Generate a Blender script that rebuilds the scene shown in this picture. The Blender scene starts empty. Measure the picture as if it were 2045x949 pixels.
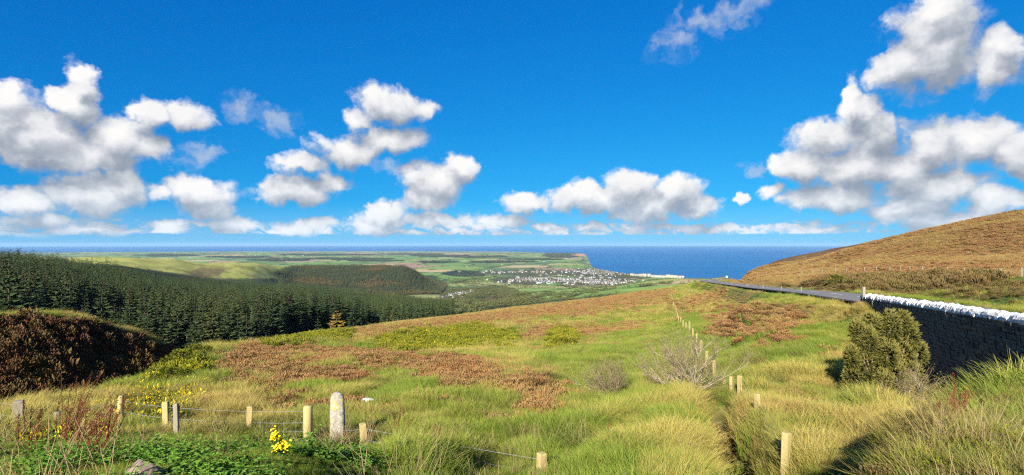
import bpy, math, random
import numpy as np
from mathutils import Vector

random.seed(7)
rng = np.random.default_rng(7)
S = bpy.context.scene
COL = S.collection
F = 1022.0          # focal length in photo pixels (90 degree lens)
HY = 487.0          # photo row of the level direction
SEA = -230.0        # the eye stands 230 m above the sea and is the origin

# ------------------------------------------------------------------ camera
cam = bpy.data.cameras.new('camera')
cam.sensor_width = 36.0
cam.lens = 36.0 * F / 2045.0
cam.shift_y = (HY - 474.5) / 2045.0
cam.clip_start = 0.1
cam.clip_end = 200000.0
camo = bpy.data.objects.new('camera', cam)
COL.objects.link(camo)
camo.location = (0, 0, 0)
camo.rotation_euler = (math.radians(90), 0, 0)
S.camera = camo

# ------------------------------------------------------------------ sun and exposure
SUN_EL = math.radians(26)
to_h = Vector((-0.36, -1.0, 0)).normalized()
to_sun = Vector((to_h.x * math.cos(SUN_EL), to_h.y * math.cos(SUN_EL), math.sin(SUN_EL)))
sl = bpy.data.lights.new('sun', 'SUN')
sl.energy = 5.0
sl.angle = math.radians(0.5)
sl.color = (1.0, 0.93, 0.80)
so = bpy.data.objects.new('sun', sl)
COL.objects.link(so)
so.rotation_euler = to_sun.to_track_quat('Z', 'Y').to_euler()
S.view_settings.view_transform = 'Standard'
S.view_settings.look = 'None'
S.view_settings.exposure = 1.25
S.view_settings.gamma = 1.0
S.view_settings.use_curve_mapping = False
S.cycles.max_bounces = 5
S.cycles.diffuse_bounces = 2
S.cycles.glossy_bounces = 2
S.cycles.transparent_max_bounces = 6
S.cycles.volume_bounces = 0
S.cycles.use_denoising = False
S.cycles.filter_width = 1.2


# ------------------------------------------------------------------ node helper
class NT:
    def __init__(self, tree):
        self.t = tree
        self.n = tree.nodes
        self.l = tree.links

    def node(self, kind, **props):
        n = self.n.new(kind)
        for k, v in props.items():
            setattr(n, k, v)
        return n

    def put(self, sock, v):
        if v is None:
            return
        if isinstance(v, bpy.types.NodeSocket):
            self.l.new(v, sock)
        else:
            sock.default_value = v

    def math(self, op, a, b=None, c=None, clamp=False):
        n = self.node('ShaderNodeMath', operation=op, use_clamp=clamp)
        self.put(n.inputs[0], a)
        self.put(n.inputs[1], b)
        self.put(n.inputs[2], c)
        return n.outputs[0]

    def vec(self, op, a, b=None):
        n = self.node('ShaderNodeVectorMath', operation=op)
        self.put(n.inputs[0], a)
        if b is not None:
            self.put(n.inputs[1], b)
        return n.outputs['Value'] if op in ('LENGTH', 'DOT_PRODUCT', 'DISTANCE') else n.outputs['Vector']

    def mix(self, fac, a, b, blend='MIX'):
        n = self.node('ShaderNodeMix', data_type='RGBA', blend_type=blend)
        self.put(n.inputs[0], fac)
        self.put(n.inputs[6], a)
        self.put(n.inputs[7], b)
        return n.outputs[2]

    def noise(self, vec, scale, detail=3.0, rough=0.55, out='Fac', dim='3D'):
        n = self.node('ShaderNodeTexNoise', noise_dimensions=dim)
        self.put(n.inputs['Vector'], vec)
        n.inputs['Scale'].default_value = scale
        n.inputs['Detail'].default_value = detail
        n.inputs['Roughness'].default_value = rough
        return n.outputs['Fac' if out == 'Fac' else 'Color']

    def smooth(self, v, a, b, lo=0.0, hi=1.0):
        n = self.node('ShaderNodeMapRange', interpolation_type='SMOOTHSTEP')
        self.put(n.inputs[0], v)
        n.inputs[1].default_value = a
        n.inputs[2].default_value = b
        n.inputs[3].default_value = lo
        n.inputs[4].default_value = hi
        return n.outputs[0]

    def ramp(self, fac, stops, interp='LINEAR'):
        n = self.node('ShaderNodeValToRGB')
        cr = n.color_ramp
        cr.interpolation = interp
        while len(cr.elements) > 1:
            cr.elements.remove(cr.elements[-1])
        for i, (p, c) in enumerate(stops):
            e = cr.elements[0] if i == 0 else cr.elements.new(p)
            e.position = p
            e.color = (c[0], c[1], c[2], 1)
        self.put(n.inputs[0], fac)
        return n.outputs[0]


# ------------------------------------------------------------------ sky with clouds
CLOUDS = [  # photo column, row, half width, half height, fullness
    (70, 270, 150, 75, 1), (150, 195, 48, 70, 1), (152, 145, 32, 26, 1), (30, 205, 60, 45, .95), (230, 285, 90, 55, 1),
    (290, 232, 42, 36, 1), (370, 235, 75, 34, .9), (100, 318, 130, 34, 1), (200, 320, 95, 34, 1), (300, 308, 60, 42, .8),
    (400, 308, 45, 30, .75), (480, 215, 40, 32, .62), (555, 240, 36, 32, .66),
    (180, 390, 90, 46, 1), (250, 375, 60, 40, .9), (55, 405, 80, 30, .95), (110, 436, 70, 18, .95), (400, 388, 75, 42, 1),
    (430, 420, 50, 26, .9), (315, 395, 40, 22, .8),
    (590, 378, 85, 32, 1), (655, 362, 60, 25, .9), (595, 328, 60, 27, .85), (700, 302, 75, 32, 1), (785, 275, 75, 28, 1),
    (780, 208, 80, 36, 1), (845, 212, 45, 28, .85), (715, 235, 40, 25, .85), (775, 322, 35, 18, .7),
    (865, 368, 66, 44, 1), (915, 340, 36, 36, 1), (850, 398, 60, 26, 1),
    (760, 425, 48, 27, 1), (740, 450, 70, 17, 1), (880, 440, 90, 19, 1), (1010, 440, 60, 16, .95), (480, 450, 80, 20, .95),
    (620, 450, 90, 18, .95), (330, 455, 70, 15, .9), (200, 460, 120, 14, .95), (50, 465, 90, 12, .95),
    (1050, 405, 62, 22, .95), (1180, 395, 92, 40, 1), (1250, 378, 62, 38, 1), (1352, 388, 58, 36, 1), (1300, 412, 130, 30, 1),
    (1400, 417, 48, 23, 1), (1090, 450, 44, 14, .9), (1175, 455, 44, 10, .85),
    (1860, 95, 115, 88, 1.05), (1875, 30, 72, 55, 1), (1800, 125, 75, 55, .95), (1980, 130, 75, 55, .95), (2025, 95, 45, 45, .9),
    (1708, 190, 24, 42, 1), (1722, 220, 52, 42, 1), (1660, 270, 88, 48, 1), (1745, 262, 52, 62, 1), (1600, 332, 75, 38, .95),
    (1700, 332, 115, 44, 1), (1680, 390, 115, 38, 1), (1850, 292, 75, 50, 1), (1960, 282, 95, 48, 1.05), (2035, 300, 65, 55, 1),
    (1870, 370, 115, 44, 1), (1800, 420, 95, 34, 1), (1980, 402, 75, 34, 1), (1900, 442, 130, 28, 1), (1790, 340, 60, 60, .85),
    (1500, 330, 27, 16, .7), (1480, 400, 22, 13, .85), (1540, 380, 38, 20, .8),
    (1345, 85, 50, 24, .58), (1415, 45, 70, 26, .62), (1485, 12, 55, 22, .62),
    # beyond the frame the same broken cumulus goes on
    (-260, 250, 200, 90, 1), (-500, 120, 220, 100, 1), (-900, 300, 300, 120, 1), (2330, 210, 170, 110, 1), (2650, 60, 240, 140, 1),
    (3200, 250, 350, 150, 1), (-300, 420, 200, 40, 1), (2500, 400, 250, 50, 1), (500, -250, 220, 110, .9), (1500, -350, 260, 120, .9),
]
world = bpy.data.worlds.new('World')
S.world = world
world.use_nodes = True
world.cycles.sampling_method = 'MANUAL'
world.cycles.sample_map_resolution = 512


def build_density_group():
    g = bpy.data.node_groups.new('cloud_density', 'ShaderNodeTree')
    g.interface.new_socket('P', in_out='INPUT', socket_type='NodeSocketVector')
    g.interface.new_socket('D', in_out='OUTPUT', socket_type='NodeSocketFloat')
    T = NT(g)
    gi = T.node('NodeGroupInput')
    go = T.node('NodeGroupOutput')
    P = gi.outputs[0]
    w1 = T.vec('MULTIPLY', T.vec('SUBTRACT', T.noise(P, 11, 4, .55, 'Color'), (.5, .5, .5)), (.085, .055, 0))
    w2 = T.vec('MULTIPLY', T.vec('SUBTRACT', T.noise(P, 46, 4, .6, 'Color'), (.5, .5, .5)), (.026, .020, 0))
    Q = T.vec('ADD', T.vec('ADD', P, w1), w2)
    cur = None
    for px, py, rx, ry, s in CLOUDS:
        if s < .8:
            continue
        u = (px - 1022) / F
        az = math.atan(u)
        el = math.atan((HY - py) / F * math.cos(az))
        ra = 1.03 * rx / F * math.cos(az) ** 2
        re = 1.02 * ry / F * math.cos(az)
        q = T.vec('MULTIPLY', T.vec('SUBTRACT', Q, (az, el, 0)), (1 / ra, 1 / re, 0))
        d = T.math('SUBTRACT', s + .07, T.vec('LENGTH', q))
        cur = d if cur is None else T.math('SMOOTH_MAX', cur, d, .25)
    # far rows of small cloud low over the horizon
    sep = T.node('ShaderNodeSeparateXYZ')
    T.put(sep.inputs[0], P)
    el = sep.outputs[1]
    low = T.noise(T.vec('MULTIPLY', Q, (1, 2.6, 1)), 24, 5, .6)
    band = T.math('MULTIPLY', T.smooth(el, .010, .020), T.smooth(el, .030, .060, 1, 0))
    lowd = T.math('ADD', T.math('SUBTRACT', T.math('MULTIPLY', band, .5), .20), T.math('MULTIPLY', T.math('SUBTRACT', low, .50), 2.4))
    lowd = T.math('MINIMUM', lowd, T.math('SUBTRACT', T.math('MULTIPLY', band, 1.6), 1.1))
    cur = T.math('MAXIMUM', cur, lowd)
    cur = T.math('MAXIMUM', cur, -1.2)
    n1 = T.math('SUBTRACT', T.noise(P, 22, 8, .6), .5)
    n2 = T.math('SUBTRACT', T.noise(Q, 80, 6, .6), .5)
    vo = T.node('ShaderNodeTexVoronoi', feature='SMOOTH_F1')
    T.put(vo.inputs['Vector'], Q)
    vo.inputs['Scale'].default_value = 34
    vo.inputs['Smoothness'].default_value = .35
    pf = T.math('SUBTRACT', .48, vo.outputs['Distance'])
    cur = T.math('ADD', cur, T.math('MULTIPLY', n1, .75))
    cur = T.math('ADD', cur, T.math('MULTIPLY', n2, .38))
    cur = T.math('ADD', cur, T.math('MULTIPLY', pf, .42))
    T.put(go.inputs[0], cur)
    return g


def wisps(T, P):
    """Thin torn cloud."""
    w = T.vec('MULTIPLY', T.vec('SUBTRACT', T.noise(P, 14, 5, .6, 'Color'), (.5, .5, .5)), (.13, .12, 0))
    Q = T.vec('ADD', P, w)
    cur = None
    for px, py, rx, ry, s in CLOUDS:
        if s >= .8:
            continue
        az = math.atan((px - 1022) / F)
        el = math.atan((HY - py) / F * math.cos(az))
        q = T.vec('MULTIPLY', T.vec('SUBTRACT', Q, (az, el, 0)), (F / (1.5 * rx * math.cos(az) ** 2), F / (1.5 * ry * math.cos(az)), 0))
        d = T.math('MULTIPLY', T.math('SUBTRACT', 1, T.vec('LENGTH', q)), s)
        cur = d if cur is None else T.math('MAXIMUM', cur, d)
    n = T.math('SUBTRACT', T.noise(Q, 30, 7, .62), .5)
    return T.smooth(T.math('ADD', cur, T.math('MULTIPLY', n, 1.1)), .08, .75)


def build_sky():
    T = NT(world.node_tree)
    T.n.clear()
    out = T.node('ShaderNodeOutputWorld')
    bg = T.node('ShaderNodeBackground')
    T.l.new(bg.outputs[0], out.inputs[0])
    tc = T.node('ShaderNodeTexCoord')
    sep = T.node('ShaderNodeSeparateXYZ')
    T.put(sep.inputs[0], tc.outputs['Generated'])
    zc = T.math('ADD', T.math('MULTIPLY', T.math('MAXIMUM', sep.outputs[2], 0.0), .82), .085)
    cmb = T.node('ShaderNodeCombineXYZ')
    T.put(cmb.inputs[0], sep.outputs[0])
    T.put(cmb.inputs[1], sep.outputs[1])
    T.put(cmb.inputs[2], zc)
    sky = T.node('ShaderNodeTexSky', sky_type='NISHITA')
    sky.sun_disc = False
    sky.sun_elevation = SUN_EL
    sky.sun_rotation = math.atan2(to_sun.x, to_sun.y)
    sky.altitude = 230
    sky.air_density = 1.0
    sky.dust_density = 0.0
    sky.ozone_density = 2.2
    T.put(sky.inputs[0], cmb.outputs[0])
    # the camera's strong blue rendering of a very clear autumn sky
    rgb = T.node('ShaderNodeSeparateColor')
    T.put(rgb.inputs[0], sky.outputs[0])
    cl = T.node('ShaderNodeCombineColor')
    K = .139
    for i, (gain, ex) in enumerate(((.187, 2.4), (.56, 1.0), (.88, .62))):
        v = T.math('POWER', T.math('MULTIPLY', rgb.outputs[i], K), ex)
        T.put(cl.inputs[i], T.math('MULTIPLY', v, gain / K))
    clear = cl.outputs[0]
    az = T.math('ARCTAN2', sep.outputs[0], sep.outputs[1])
    el = T.math('ARCSINE', sep.outputs[2])
    pc = T.node('ShaderNodeCombineXYZ')
    T.put(pc.inputs[0], az)
    T.put(pc.inputs[1], el)
    grp = build_density_group()
    ga = T.node('ShaderNodeGroup')
    ga.node_tree = grp
    T.put(ga.inputs[0], pc.outputs[0])
    gb = T.node('ShaderNodeGroup')
    gb.node_tree = grp
    T.put(gb.inputs[0], T.vec('ADD', pc.outputs[0], (-.010, .034, 0)))
    D, D2 = ga.outputs[0], gb.outputs[0]
    alpha = T.smooth(D, -.05, .44)
    lit = T.math('ADD', .46, T.math('MULTIPLY', T.math('SUBTRACT', D, D2), .55), clamp=True)
    big = T.math('SUBTRACT', T.noise(pc.outputs[0], 7, 2, .5), .5)
    lit = T.math('ADD', lit, T.math('MULTIPLY', big, .55), clamp=True)
    ccol = T.ramp(lit, [(0, (1.75, 2.15, 2.75)), (.25, (2.4, 2.75, 3.35)), (.5, (3.9, 4.15, 4.6)), (.75, (5.9, 6.0, 6.2)), (1, (7.2, 7.1, 7.0))])
    # distance takes the contrast out of the lowest rows
    fade = T.smooth(el, .0, .12, .30, 0)
    ccol = T.mix(fade, ccol, (4.4, 6.2, 7.9, 1))
    a2 = T.math('MULTIPLY', alpha, T.smooth(el, .004, .02))
    wsp = T.math('MULTIPLY', wisps(T, pc.outputs[0]), .62)
    hazy = T.mix(T.smooth(el, -.002, .085, .62, 0), clear, (2.1, 4.4, 6.6, 1))
    col = T.mix(wsp, hazy, (4.2, 4.6, 5.4, 1))
    col = T.mix(a2, col, ccol)
    T.put(bg.inputs[0], col)
    bg.inputs[1].default_value = 0.0584


build_sky()


# ================================================================== numpy noise
def _hash(i, j, seed):
    h = (i.astype(np.int64) * 374761393 + j.astype(np.int64) * 668265263 + seed * 974634777) & 0xFFFFFFFF
    h = ((h ^ (h >> 13)) * 1274126177) & 0xFFFFFFFF
    h = ((h ^ (h >> 16)) * 2246822519) & 0xFFFFFFFF
    return ((h ^ (h >> 15)) & 0xFFFFFF) / float(0xFFFFFF)


def vnoise(x, y, seed=0):
    x = np.asarray(x, float)
    y = np.asarray(y, float)
    i = np.floor(x)
    j = np.floor(y)
    fx = x - i
    fy = y - j
    fx = fx * fx * (3 - 2 * fx)
    fy = fy * fy * (3 - 2 * fy)
    a = _hash(i, j, seed)
    b = _hash(i + 1, j, seed)
    c = _hash(i, j + 1, seed)
    d = _hash(i + 1, j + 1, seed)
    return (a + (b - a) * fx) * (1 - fy) + (c + (d - c) * fx) * fy


def fbm(x, y, seed=0, oct=4):
    t = 0
    amp = .5
    tot = 0
    for k in range(oct):
        t = t + amp * vnoise(x, y, seed + k * 17)
        tot += amp
        x = x * 2.03 + 11.3
        y = y * 2.03 + 5.7
        amp *= .5
    return t / tot          # 0..1, mean .5


def sstep(v, a, b):
    t = np.clip((v - a) / (b - a), 0, 1)
    return t * t * (3 - 2 * t)


def pchip(xk, yk, x):
    """Monotone cubic through the knots, clamped outside."""
    xk = np.asarray(xk, float)
    yk = np.asarray(yk, float)
    h = np.diff(xk)
    dl = np.diff(yk) / h
    m = np.zeros_like(yk)
    for i in range(1, len(xk) - 1):
        if dl[i - 1] * dl[i] > 0:
            w1 = 2 * h[i] + h[i - 1]
            w2 = h[i] + 2 * h[i - 1]
            m[i] = (w1 + w2) / (w1 / dl[i - 1] + w2 / dl[i])
    m[0] = dl[0]
    m[-1] = dl[-1]
    x = np.clip(x, xk[0], xk[-1])
    k = np.clip(np.searchsorted(xk, x) - 1, 0, len(xk) - 2)
    t = (x - xk[k]) / h[k]
    t2 = t * t
    t3 = t2 * t
    return (yk[k] * (2 * t3 - 3 * t2 + 1) + h[k] * m[k] * (t3 - 2 * t2 + t)
            + yk[k + 1] * (-2 * t3 + 3 * t2) + h[k] * m[k + 1] * (t3 - t2))


# ================================================================== the lie of the land
# Survey lines fanned out from the eye. Each gives 20 stations (distance ahead, height below the eye):
# near moor 0-5, gully 6, bank 7-8, valley 9, plantation 10-12, fields and wooded hill 13-14, behind 15,
# plain 16-17, coast 18, sea bed 19.
def p(d, row):
    return (d, -(row - HY) / F * d)


def z(d, drop):
    return (d, -drop)


FARL = [z(5000, 200), z(10000, 211), z(14700, 226), z(17500, 242)]
LINES = {
    -300: [z(1.5, 1.75), z(5, 2.3), z(10, 3.7), z(13, 4.7), z(14.5, 5.3), z(16, 6), z(26, 13.5), z(34, 12.5), z(40, 5.5), z(95, 20),
           z(150, 22), z(300, 18), z(560, 13), z(900, 35), z(1600, 120), z(3000, 190)] + FARL,
    0: [z(1.5, 1.75), p(5, 949), p(11, 874), z(13, 4.75), p(15, 840), p(17, 832), z(30, 14.5), p(40, 835), p(46, 640), z(100, 22),
        p(170, 640), p(330, 560), p(600, 522), z(900, 35), z(1600, 120), z(3000, 190)] + FARL,
    120: [z(1.5, 1.75), p(5, 949), p(11.3, 870), p(14, 842), p(18, 820), p(21, 808), z(33, 14.8), p(44, 815), p(51, 636), z(97, 26),
          p(175, 665), p(345, 575), p(620, 533), z(950, 37), p(1300, 516), z(2600, 160)] + FARL,
    200: [z(1.5, 1.75), p(5, 949), p(11.5, 868), p(15, 837), p(20, 806), p(25, 783), z(37, 15), p(48, 792), p(55, 654), z(96, 30),
          p(180, 680), p(360, 585), p(640, 545), p(950, 526), p(1300, 515), z(2200, 145)] + FARL,
    330: [z(1.5, 1.75), p(5, 949), p(12, 870), p(17, 822), p(26, 770), p(35, 742), z(45, 16.5), p(55, 790), p(61, 706), z(100, 32),
          p(180, 700), p(380, 600), p(720, 565), p(1000, 541), p(1400, 517), z(2400, 150)] + FARL,
    400: [z(1.5, 1.75), p(5, 949), p(12, 872), p(18, 815), p(30, 745), p(42, 706), z(56, 22), z(72, 27), z(90, 31), z(125, 35),
          p(180, 705), p(400, 612), p(800, 572), p(1050, 553), p(1500, 525), z(2500, 165)] + FARL,
    500: [z(1.5, 1.75), p(5, 949), p(12, 876), p(20, 802), p(36, 730), p(62, 688), z(90, 30), z(108, 35), z(130, 38), z(160, 39),
          p(205, 688), p(440, 617), p(900, 577), p(1200, 560), p(1700, 526), z(2600, 175)] + FARL,
    600: [z(1.5, 1.75), p(5.2, 949), p(12, 880), p(22, 790), p(45, 718), p(85, 675), z(120, 36), z(140, 40), z(165, 42), z(190, 43),
          p(230, 668), p(480, 622), p(1000, 580), p(1500, 577), p(2100, 534), z(2900, 190)] + FARL,
    800: [z(1.5, 1.95), z(5.5, 2.8), p(12, 886), p(25, 775), p(60, 702), p(150, 645), z(210, 50), z(240, 55), z(270, 57), z(300, 57),
          p(340, 655), p(560, 622), p(1000, 602), p(1500, 591), p(2100, 534), z(2800, 190)] + FARL,
    890: [z(1.5, 2.0), z(5.5, 3.1), p(12, 888), p(26, 768), p(70, 688), p(180, 635), z(260, 62), z(300, 66), z(340, 67), z(380, 67),
          p(430, 640), p(700, 617), p(1100, 603), p(1600, 589), p(2100, 576), z(2800, 198)] + FARL,
    1000: [z(1.5, 2.1), z(6, 3.35), p(12, 890), p(28, 760), p(80, 677), p(220, 620), z(320, 75), z(380, 84), z(440, 86), z(520, 90),
           p(700, 618), p(1000, 606), p(1300, 598), p(1700, 585), p(2100, 575), p(2700, 562), p(4500, 534), p(10000, 508), z(14500, 227), z(17500, 242)],
    1120: [z(1.5, 2.1), z(6, 3.35), p(12, 888), p(29, 755), p(90, 665), p(255, 605), z(360, 70), z(420, 76), z(480, 79), z(560, 82),
           p(750, 602), p(1000, 592), p(1300, 585), p(1700, 577), p(2100, 572), p(2800, 560), p(4500, 534), z(9000, 207), z(11800, 215), z(12600, 242)],
    1165: [z(1.5, 2.1), z(6, 3.35), p(12, 886), p(30, 750), p(92, 660), p(265, 600), z(380, 66), z(440, 72), z(500, 76), z(580, 80),
           p(760, 592), p(1000, 585), p(1300, 580), p(1700, 575), p(2200, 571), p(2900, 559), p(4400, 536), z(7000, 221), z(10800, 209), z(11900, 242)],
    1184: [z(1.5, 2.1), z(6, 3.35), p(12, 885), p(30, 749), p(93, 658), p(268, 598), z(385, 65), z(445, 71), z(505, 75), z(585, 79),
           p(760, 590), p(1000, 583), p(1300, 579), p(1700, 575), p(2200, 571), p(2900, 558), p(4300, 540), z(4850, 227), z(5000, 230.5), z(5600, 242)],
    1300: [z(1.5, 2.1), z(6, 3.35), p(12, 876), p(26, 760), p(100, 640), p(290, 580), z(420, 58), z(480, 64), z(550, 69), z(650, 74),
           p(800, 575), p(1000, 568), p(1400, 560.5), z(1800, 150), z(2400, 200), z(3000, 222), z(3450, 226), z(3600, 229), z(3680, 231), z(4200, 242)],
    1370: [z(1.5, 2.1), z(6, 3.35), p(12, 870), p(24, 765), p(70, 650), p(280, 569), z(400, 45), z(460, 50), z(530, 54), z(620, 58),
           p(760, 568), p(950, 562), p(1300, 557.5), z(1700, 140), z(2300, 205), z(2900, 225), z(3280, 228), z(3420, 230), z(3480, 231), z(4000, 242)],
    1440: [z(1.5, 2.1), z(6, 3.35), p(12, 866), p(21, 790), p(60, 652), p(185, 565), p(262, 559.5), z(330, 28), z(400, 36), z(520, 41),
           p(700, 558), p(900, 556.5), z(1150, 90), z(1550, 155), z(2200, 212), z(2900, 226), z(3100, 229), z(3330, 231), z(3420, 233), z(4000, 242)],
    1500: [z(1.5, 2.1), z(6, 3.35), p(12, 862), p(20, 780), p(45, 655), p(85, 585), p(112, 573), p(130, 569), p(160, 560), p(210, 551),
           p(270, 543), z(330, 22), z(500, 50), z(900, 110), z(1500, 175), z(2300, 222), z(2900, 231), z(3300, 233), z(3500, 236), z(4000, 242)],
    1600: [z(1.5, 2.0), z(5.5, 3.1), p(12, 857), p(20, 772), p(40, 650), p(62, 598), p(80, 579), p(100, 569), p(130, 556), p(200, 535),
           p(300, 513), z(400, 12), z(600, 40), z(1000, 110), z(1600, 180), z(2300, 222), z(2900, 231), z(3300, 233), z(3500, 236), z(4000, 242)],
    1720: [z(1.5, 1.75), z(5, 2.9), p(11, 865), p(18, 793), p(30, 692), p(39, 610), p(55, 585), p(66, 577), p(90, 562), p(150, 525),
           p(260, 487), z(350, 4), z(600, 30), z(1000, 90), z(1600, 170), z(2300, 222), z(2900, 231), z(3300, 233), z(3500, 236), z(4000, 242)],
    1850: [z(1.5, 1.7), p(5, 935), p(9, 850), z(13, 4.7), z(19, 6.7), z(25, 7.1), z(34, 4.5), z(42, 4.9), p(65, 571), p(130, 515),
           p(250, 457), z(350, -6.5), z(600, 20), z(1000, 80), z(1600, 165), z(2300, 220), z(2900, 231), z(3300, 233), z(3500, 236), z(4000, 242)],
    2045: [z(1.5, 1.65), p(4.5, 960), p(8, 845), p(10.5, 778), z(14, 4.6), z(17.5, 5.6), z(24, 3.3), z(30, 3.7), p(52, 568), p(110, 510),
           p(230, 422), z(330, -16), z(600, 5), z(1000, 60), z(1600, 150), z(2300, 215), z(2900, 230), z(3300, 233), z(3500, 236), z(4000, 242)],
    2500: [z(1.4, 1.6), z(4, 1.95), z(7, 2.6), z(9, 2.75), z(12, 3.2), z(14.5, 3.6), z(20, 2.6), z(26, 3.0), z(45, 2.8), z(90, -3),
           z(190, -22), z(300, -28), z(560, -5), z(950, 50), z(1500, 140), z(2200, 210), z(2800, 230), z(3200, 233), z(3500, 236), z(4000, 242)],
}
_pxs = sorted(LINES)
_az = [math.atan((q - 1022) / F) for q in _pxs]
_lr = np.array([[math.log(d / math.cos(a)) for d, _ in LINES[q]] for q, a in zip(_pxs, _az)])
_zz = np.array([[zv for _, zv in LINES[q]] for q in _pxs])
# round behind the eye the moor just carries on
back_lr = np.array([math.log(v) for v in (1.5, 4, 8, 12, 16, 20, 28, 36, 50, 90, 150, 300, 560, 900, 1500, 2500, 4500, 6500, 9000, 12000)])
back_z = np.array([-1.7, -1.8, -2.2, -2.4, -2.5, -2.5, -2.5, -2.5, -2.5, -2.5, -2, -1, -1, -40, -120, -190, -225, -231, -236, -242.0])
KAZ = np.array([-math.pi, -2.2, -1.35] + _az + [1.4, 2.2, math.pi])
KLR = np.vstack([back_lr, back_lr, _lr[0], _lr, _lr[-1], back_lr, back_lr])
KZ = np.vstack([back_z, back_z, _zz[0], _zz, _zz[-1], back_z, back_z])

# the road, its wall, the ditch
ROAD = np.array([(14, 4, 2.2), (17.3, 10, 2.9), (22.3, 18.3, 3.6), (27.2, 30, 4.2), (31.0, 40, 4.65), (33.6, 50, 5.15), (36.3, 59, 5.7), (40, 71.4, 6.55),
                 (47.5, 94, 8.2), (57, 125, 10.2), (66.5, 162, 12.35), (73.5, 190, 13.9), (84, 214, 15.2), (100, 231, 16.3), (122, 240, 17.2), (160, 246, 18.5)], float)


def catmull(P, n=12):
    out = []
    for i in range(len(P) - 1):
        p0, p1, p2, p3 = P[max(i - 1, 0)], P[i], P[i + 1], P[min(i + 2, len(P) - 1)]
        for k in range(n):
            t = k / n
            out.append(.5 * ((2 * p1) + (-p0 + p2) * t + (2 * p0 - 5 * p1 + 4 * p2 - p3) * t * t + (-p0 + 3 * p1 - 3 * p2 + p3) * t ** 3))
    out.append(P[-1])
    return np.array(out)


ROADC = catmull(ROAD, 10)
WALL_A, WALL_DIR, WALL_SLOPE = np.array([18.25, 18.25]), .42, .063     # x = 18.25 + .42 (d - 18.25)
WALL_D0, WALL_D1 = 9.0, 39.3


def wall_x(d):
    return 18.25 + WALL_DIR * (d - 18.25)


def wall_top(d):
    return -(2.5 + (d - 18.25) * WALL_SLOPE)


DITCH = np.array([(2.35, 4), (3.75, 7.8), (4.5, 10.2), (5.3, 12.6), (6.5, 16.0), (7.0, 17.4)], float)


def poly_dist(x, y, P):
    """Distance to a polyline and the parameter (index + fraction) of the nearest point."""
    best = np.full(x.shape, 1e9)
    par = np.zeros(x.shape)
    side = np.zeros(x.shape)
    for i in range(len(P) - 1):
        ax, ay = P[i][:2]
        bx, by = P[i + 1][:2]
        dx, dy = bx - ax, by - ay
        L2 = dx * dx + dy * dy
        t = np.clip(((x - ax) * dx + (y - ay) * dy) / L2, 0, 1)
        ex = x - ax - t * dx
        ey = y - ay - t * dy
        d = np.hypot(ex, ey)
        m = d < best
        best = np.where(m, d, best)
        par = np.where(m, i + t, par)
        side = np.where(m, np.sign(dx * ey - dy * ex), side)
    return best, par, side


front = np.linspace(-.93, .93, 920)
backs = np.linspace(.93, 2 * math.pi - .93, 74)[1:-1]
AZ = np.concatenate([front, backs])
LR = np.linspace(math.log(1.2), math.log(17600), 500)
NA, NR = len(AZ), len(LR)
ZG = np.zeros((NA, NR))
_azw = (AZ + math.pi) % (2 * math.pi) - math.pi
_klr = np.stack([pchip(KAZ, KLR[:, k], _azw) for k in range(20)], 1)
_kz = np.stack([pchip(KAZ, KZ[:, k], _azw) for k in range(20)], 1)
for i in range(NA):
    ZG[i] = pchip(_klr[i], _kz[i], LR)
GX = np.sin(AZ)[:, None] * np.exp(LR)[None, :]
GY = np.cos(AZ)[:, None] * np.exp(LR)[None, :]
_R = np.exp(LR)[None, :]
# hummocks
_near = np.clip(1 - _R / 400, 0, 1) * sstep(_R, 3, 8)
ZG += _near * ((fbm(GX / 2.2, GY / 2.2, 3, 3) - .5) * .34 + (fbm(GX / 9, GY / 9, 5, 3) - .5) * np.minimum(.014 * _R, .8))
ZG += sstep(_R, 90, 300) * sstep(_R, 6000, 1500) * (fbm(GX / 60, GY / 60, 9, 4) - .5) * np.minimum(_R / 90, 9)
ZG += sstep(_R, 3000, 6000) * sstep(_R, 17000, 9000) * (fbm(GX / 900, GY / 900, 19, 3) - .5) * 16 * sstep(-ZG, 190, 215) * sstep(ZG, -229.5, -224)
# heather mounds
for _mx, _my, _mr, _mh in ((24.8, 51, 6.5, 1.5), (.9, 25, 1.5, .35), (2.0, 24, 1.3, .3), (-14, 38, 9, .5), (-6, 41, 8, .5)):
    ZG += _mh * np.exp(-(((GX - _mx) / _mr) ** 2 + ((GY - _my) / (_mr * .8)) ** 2))
# ditch beside the fence
_d, _, _ = poly_dist(GX, GY, DITCH)
ZG -= 1.3 * sstep(_d, .9, .15) * (GY > 2)
# road bench; the wall holds it up on its left
_m = (GY > 3) & (GX > 5) & (np.abs(GX) < 260) & (GY < 300)
_rd, _rp, _rs = poly_dist(GX[_m], GY[_m], ROADC)
_rz = -np.interp(_rp, np.arange(len(ROADC)), ROADC[:, 2])
_zg = ZG[_m]
_gx, _gy = GX[_m], GY[_m]
_right = _gx - wall_x(_gy)
_wallzone = (_gy < WALL_D1 + .5)
_w = sstep(_rd, 7.5, 3.4)
_w = np.where(_wallzone, np.where(_right > 0, sstep(_rd, 8, 4.6), 0), _w)
_new = _zg * (1 - _w) + (_rz - .03) * _w
_low = np.minimum(_new, _rz - .45 - .05 * np.maximum(_rd - 3.4, 0))
_new = np.where((_gy > WALL_D1) & (_rs > 0) & (_rd > 3.3) & (_gy < 205), _low * sstep(_rd, 26, 8) + _new * (1 - sstep(_rd, 26, 8)), _new)
_s = sstep(_right, -.18, .12)
_rightz = np.where((_rs > 0) | (_rd < 4.6), _rz - .03, _new)
_new = np.where(_wallzone & (_right > -.3) & (_right < 3), _zg * (1 - _s) + _rightz * _s, _new)
ZG[_m] = _new


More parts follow.
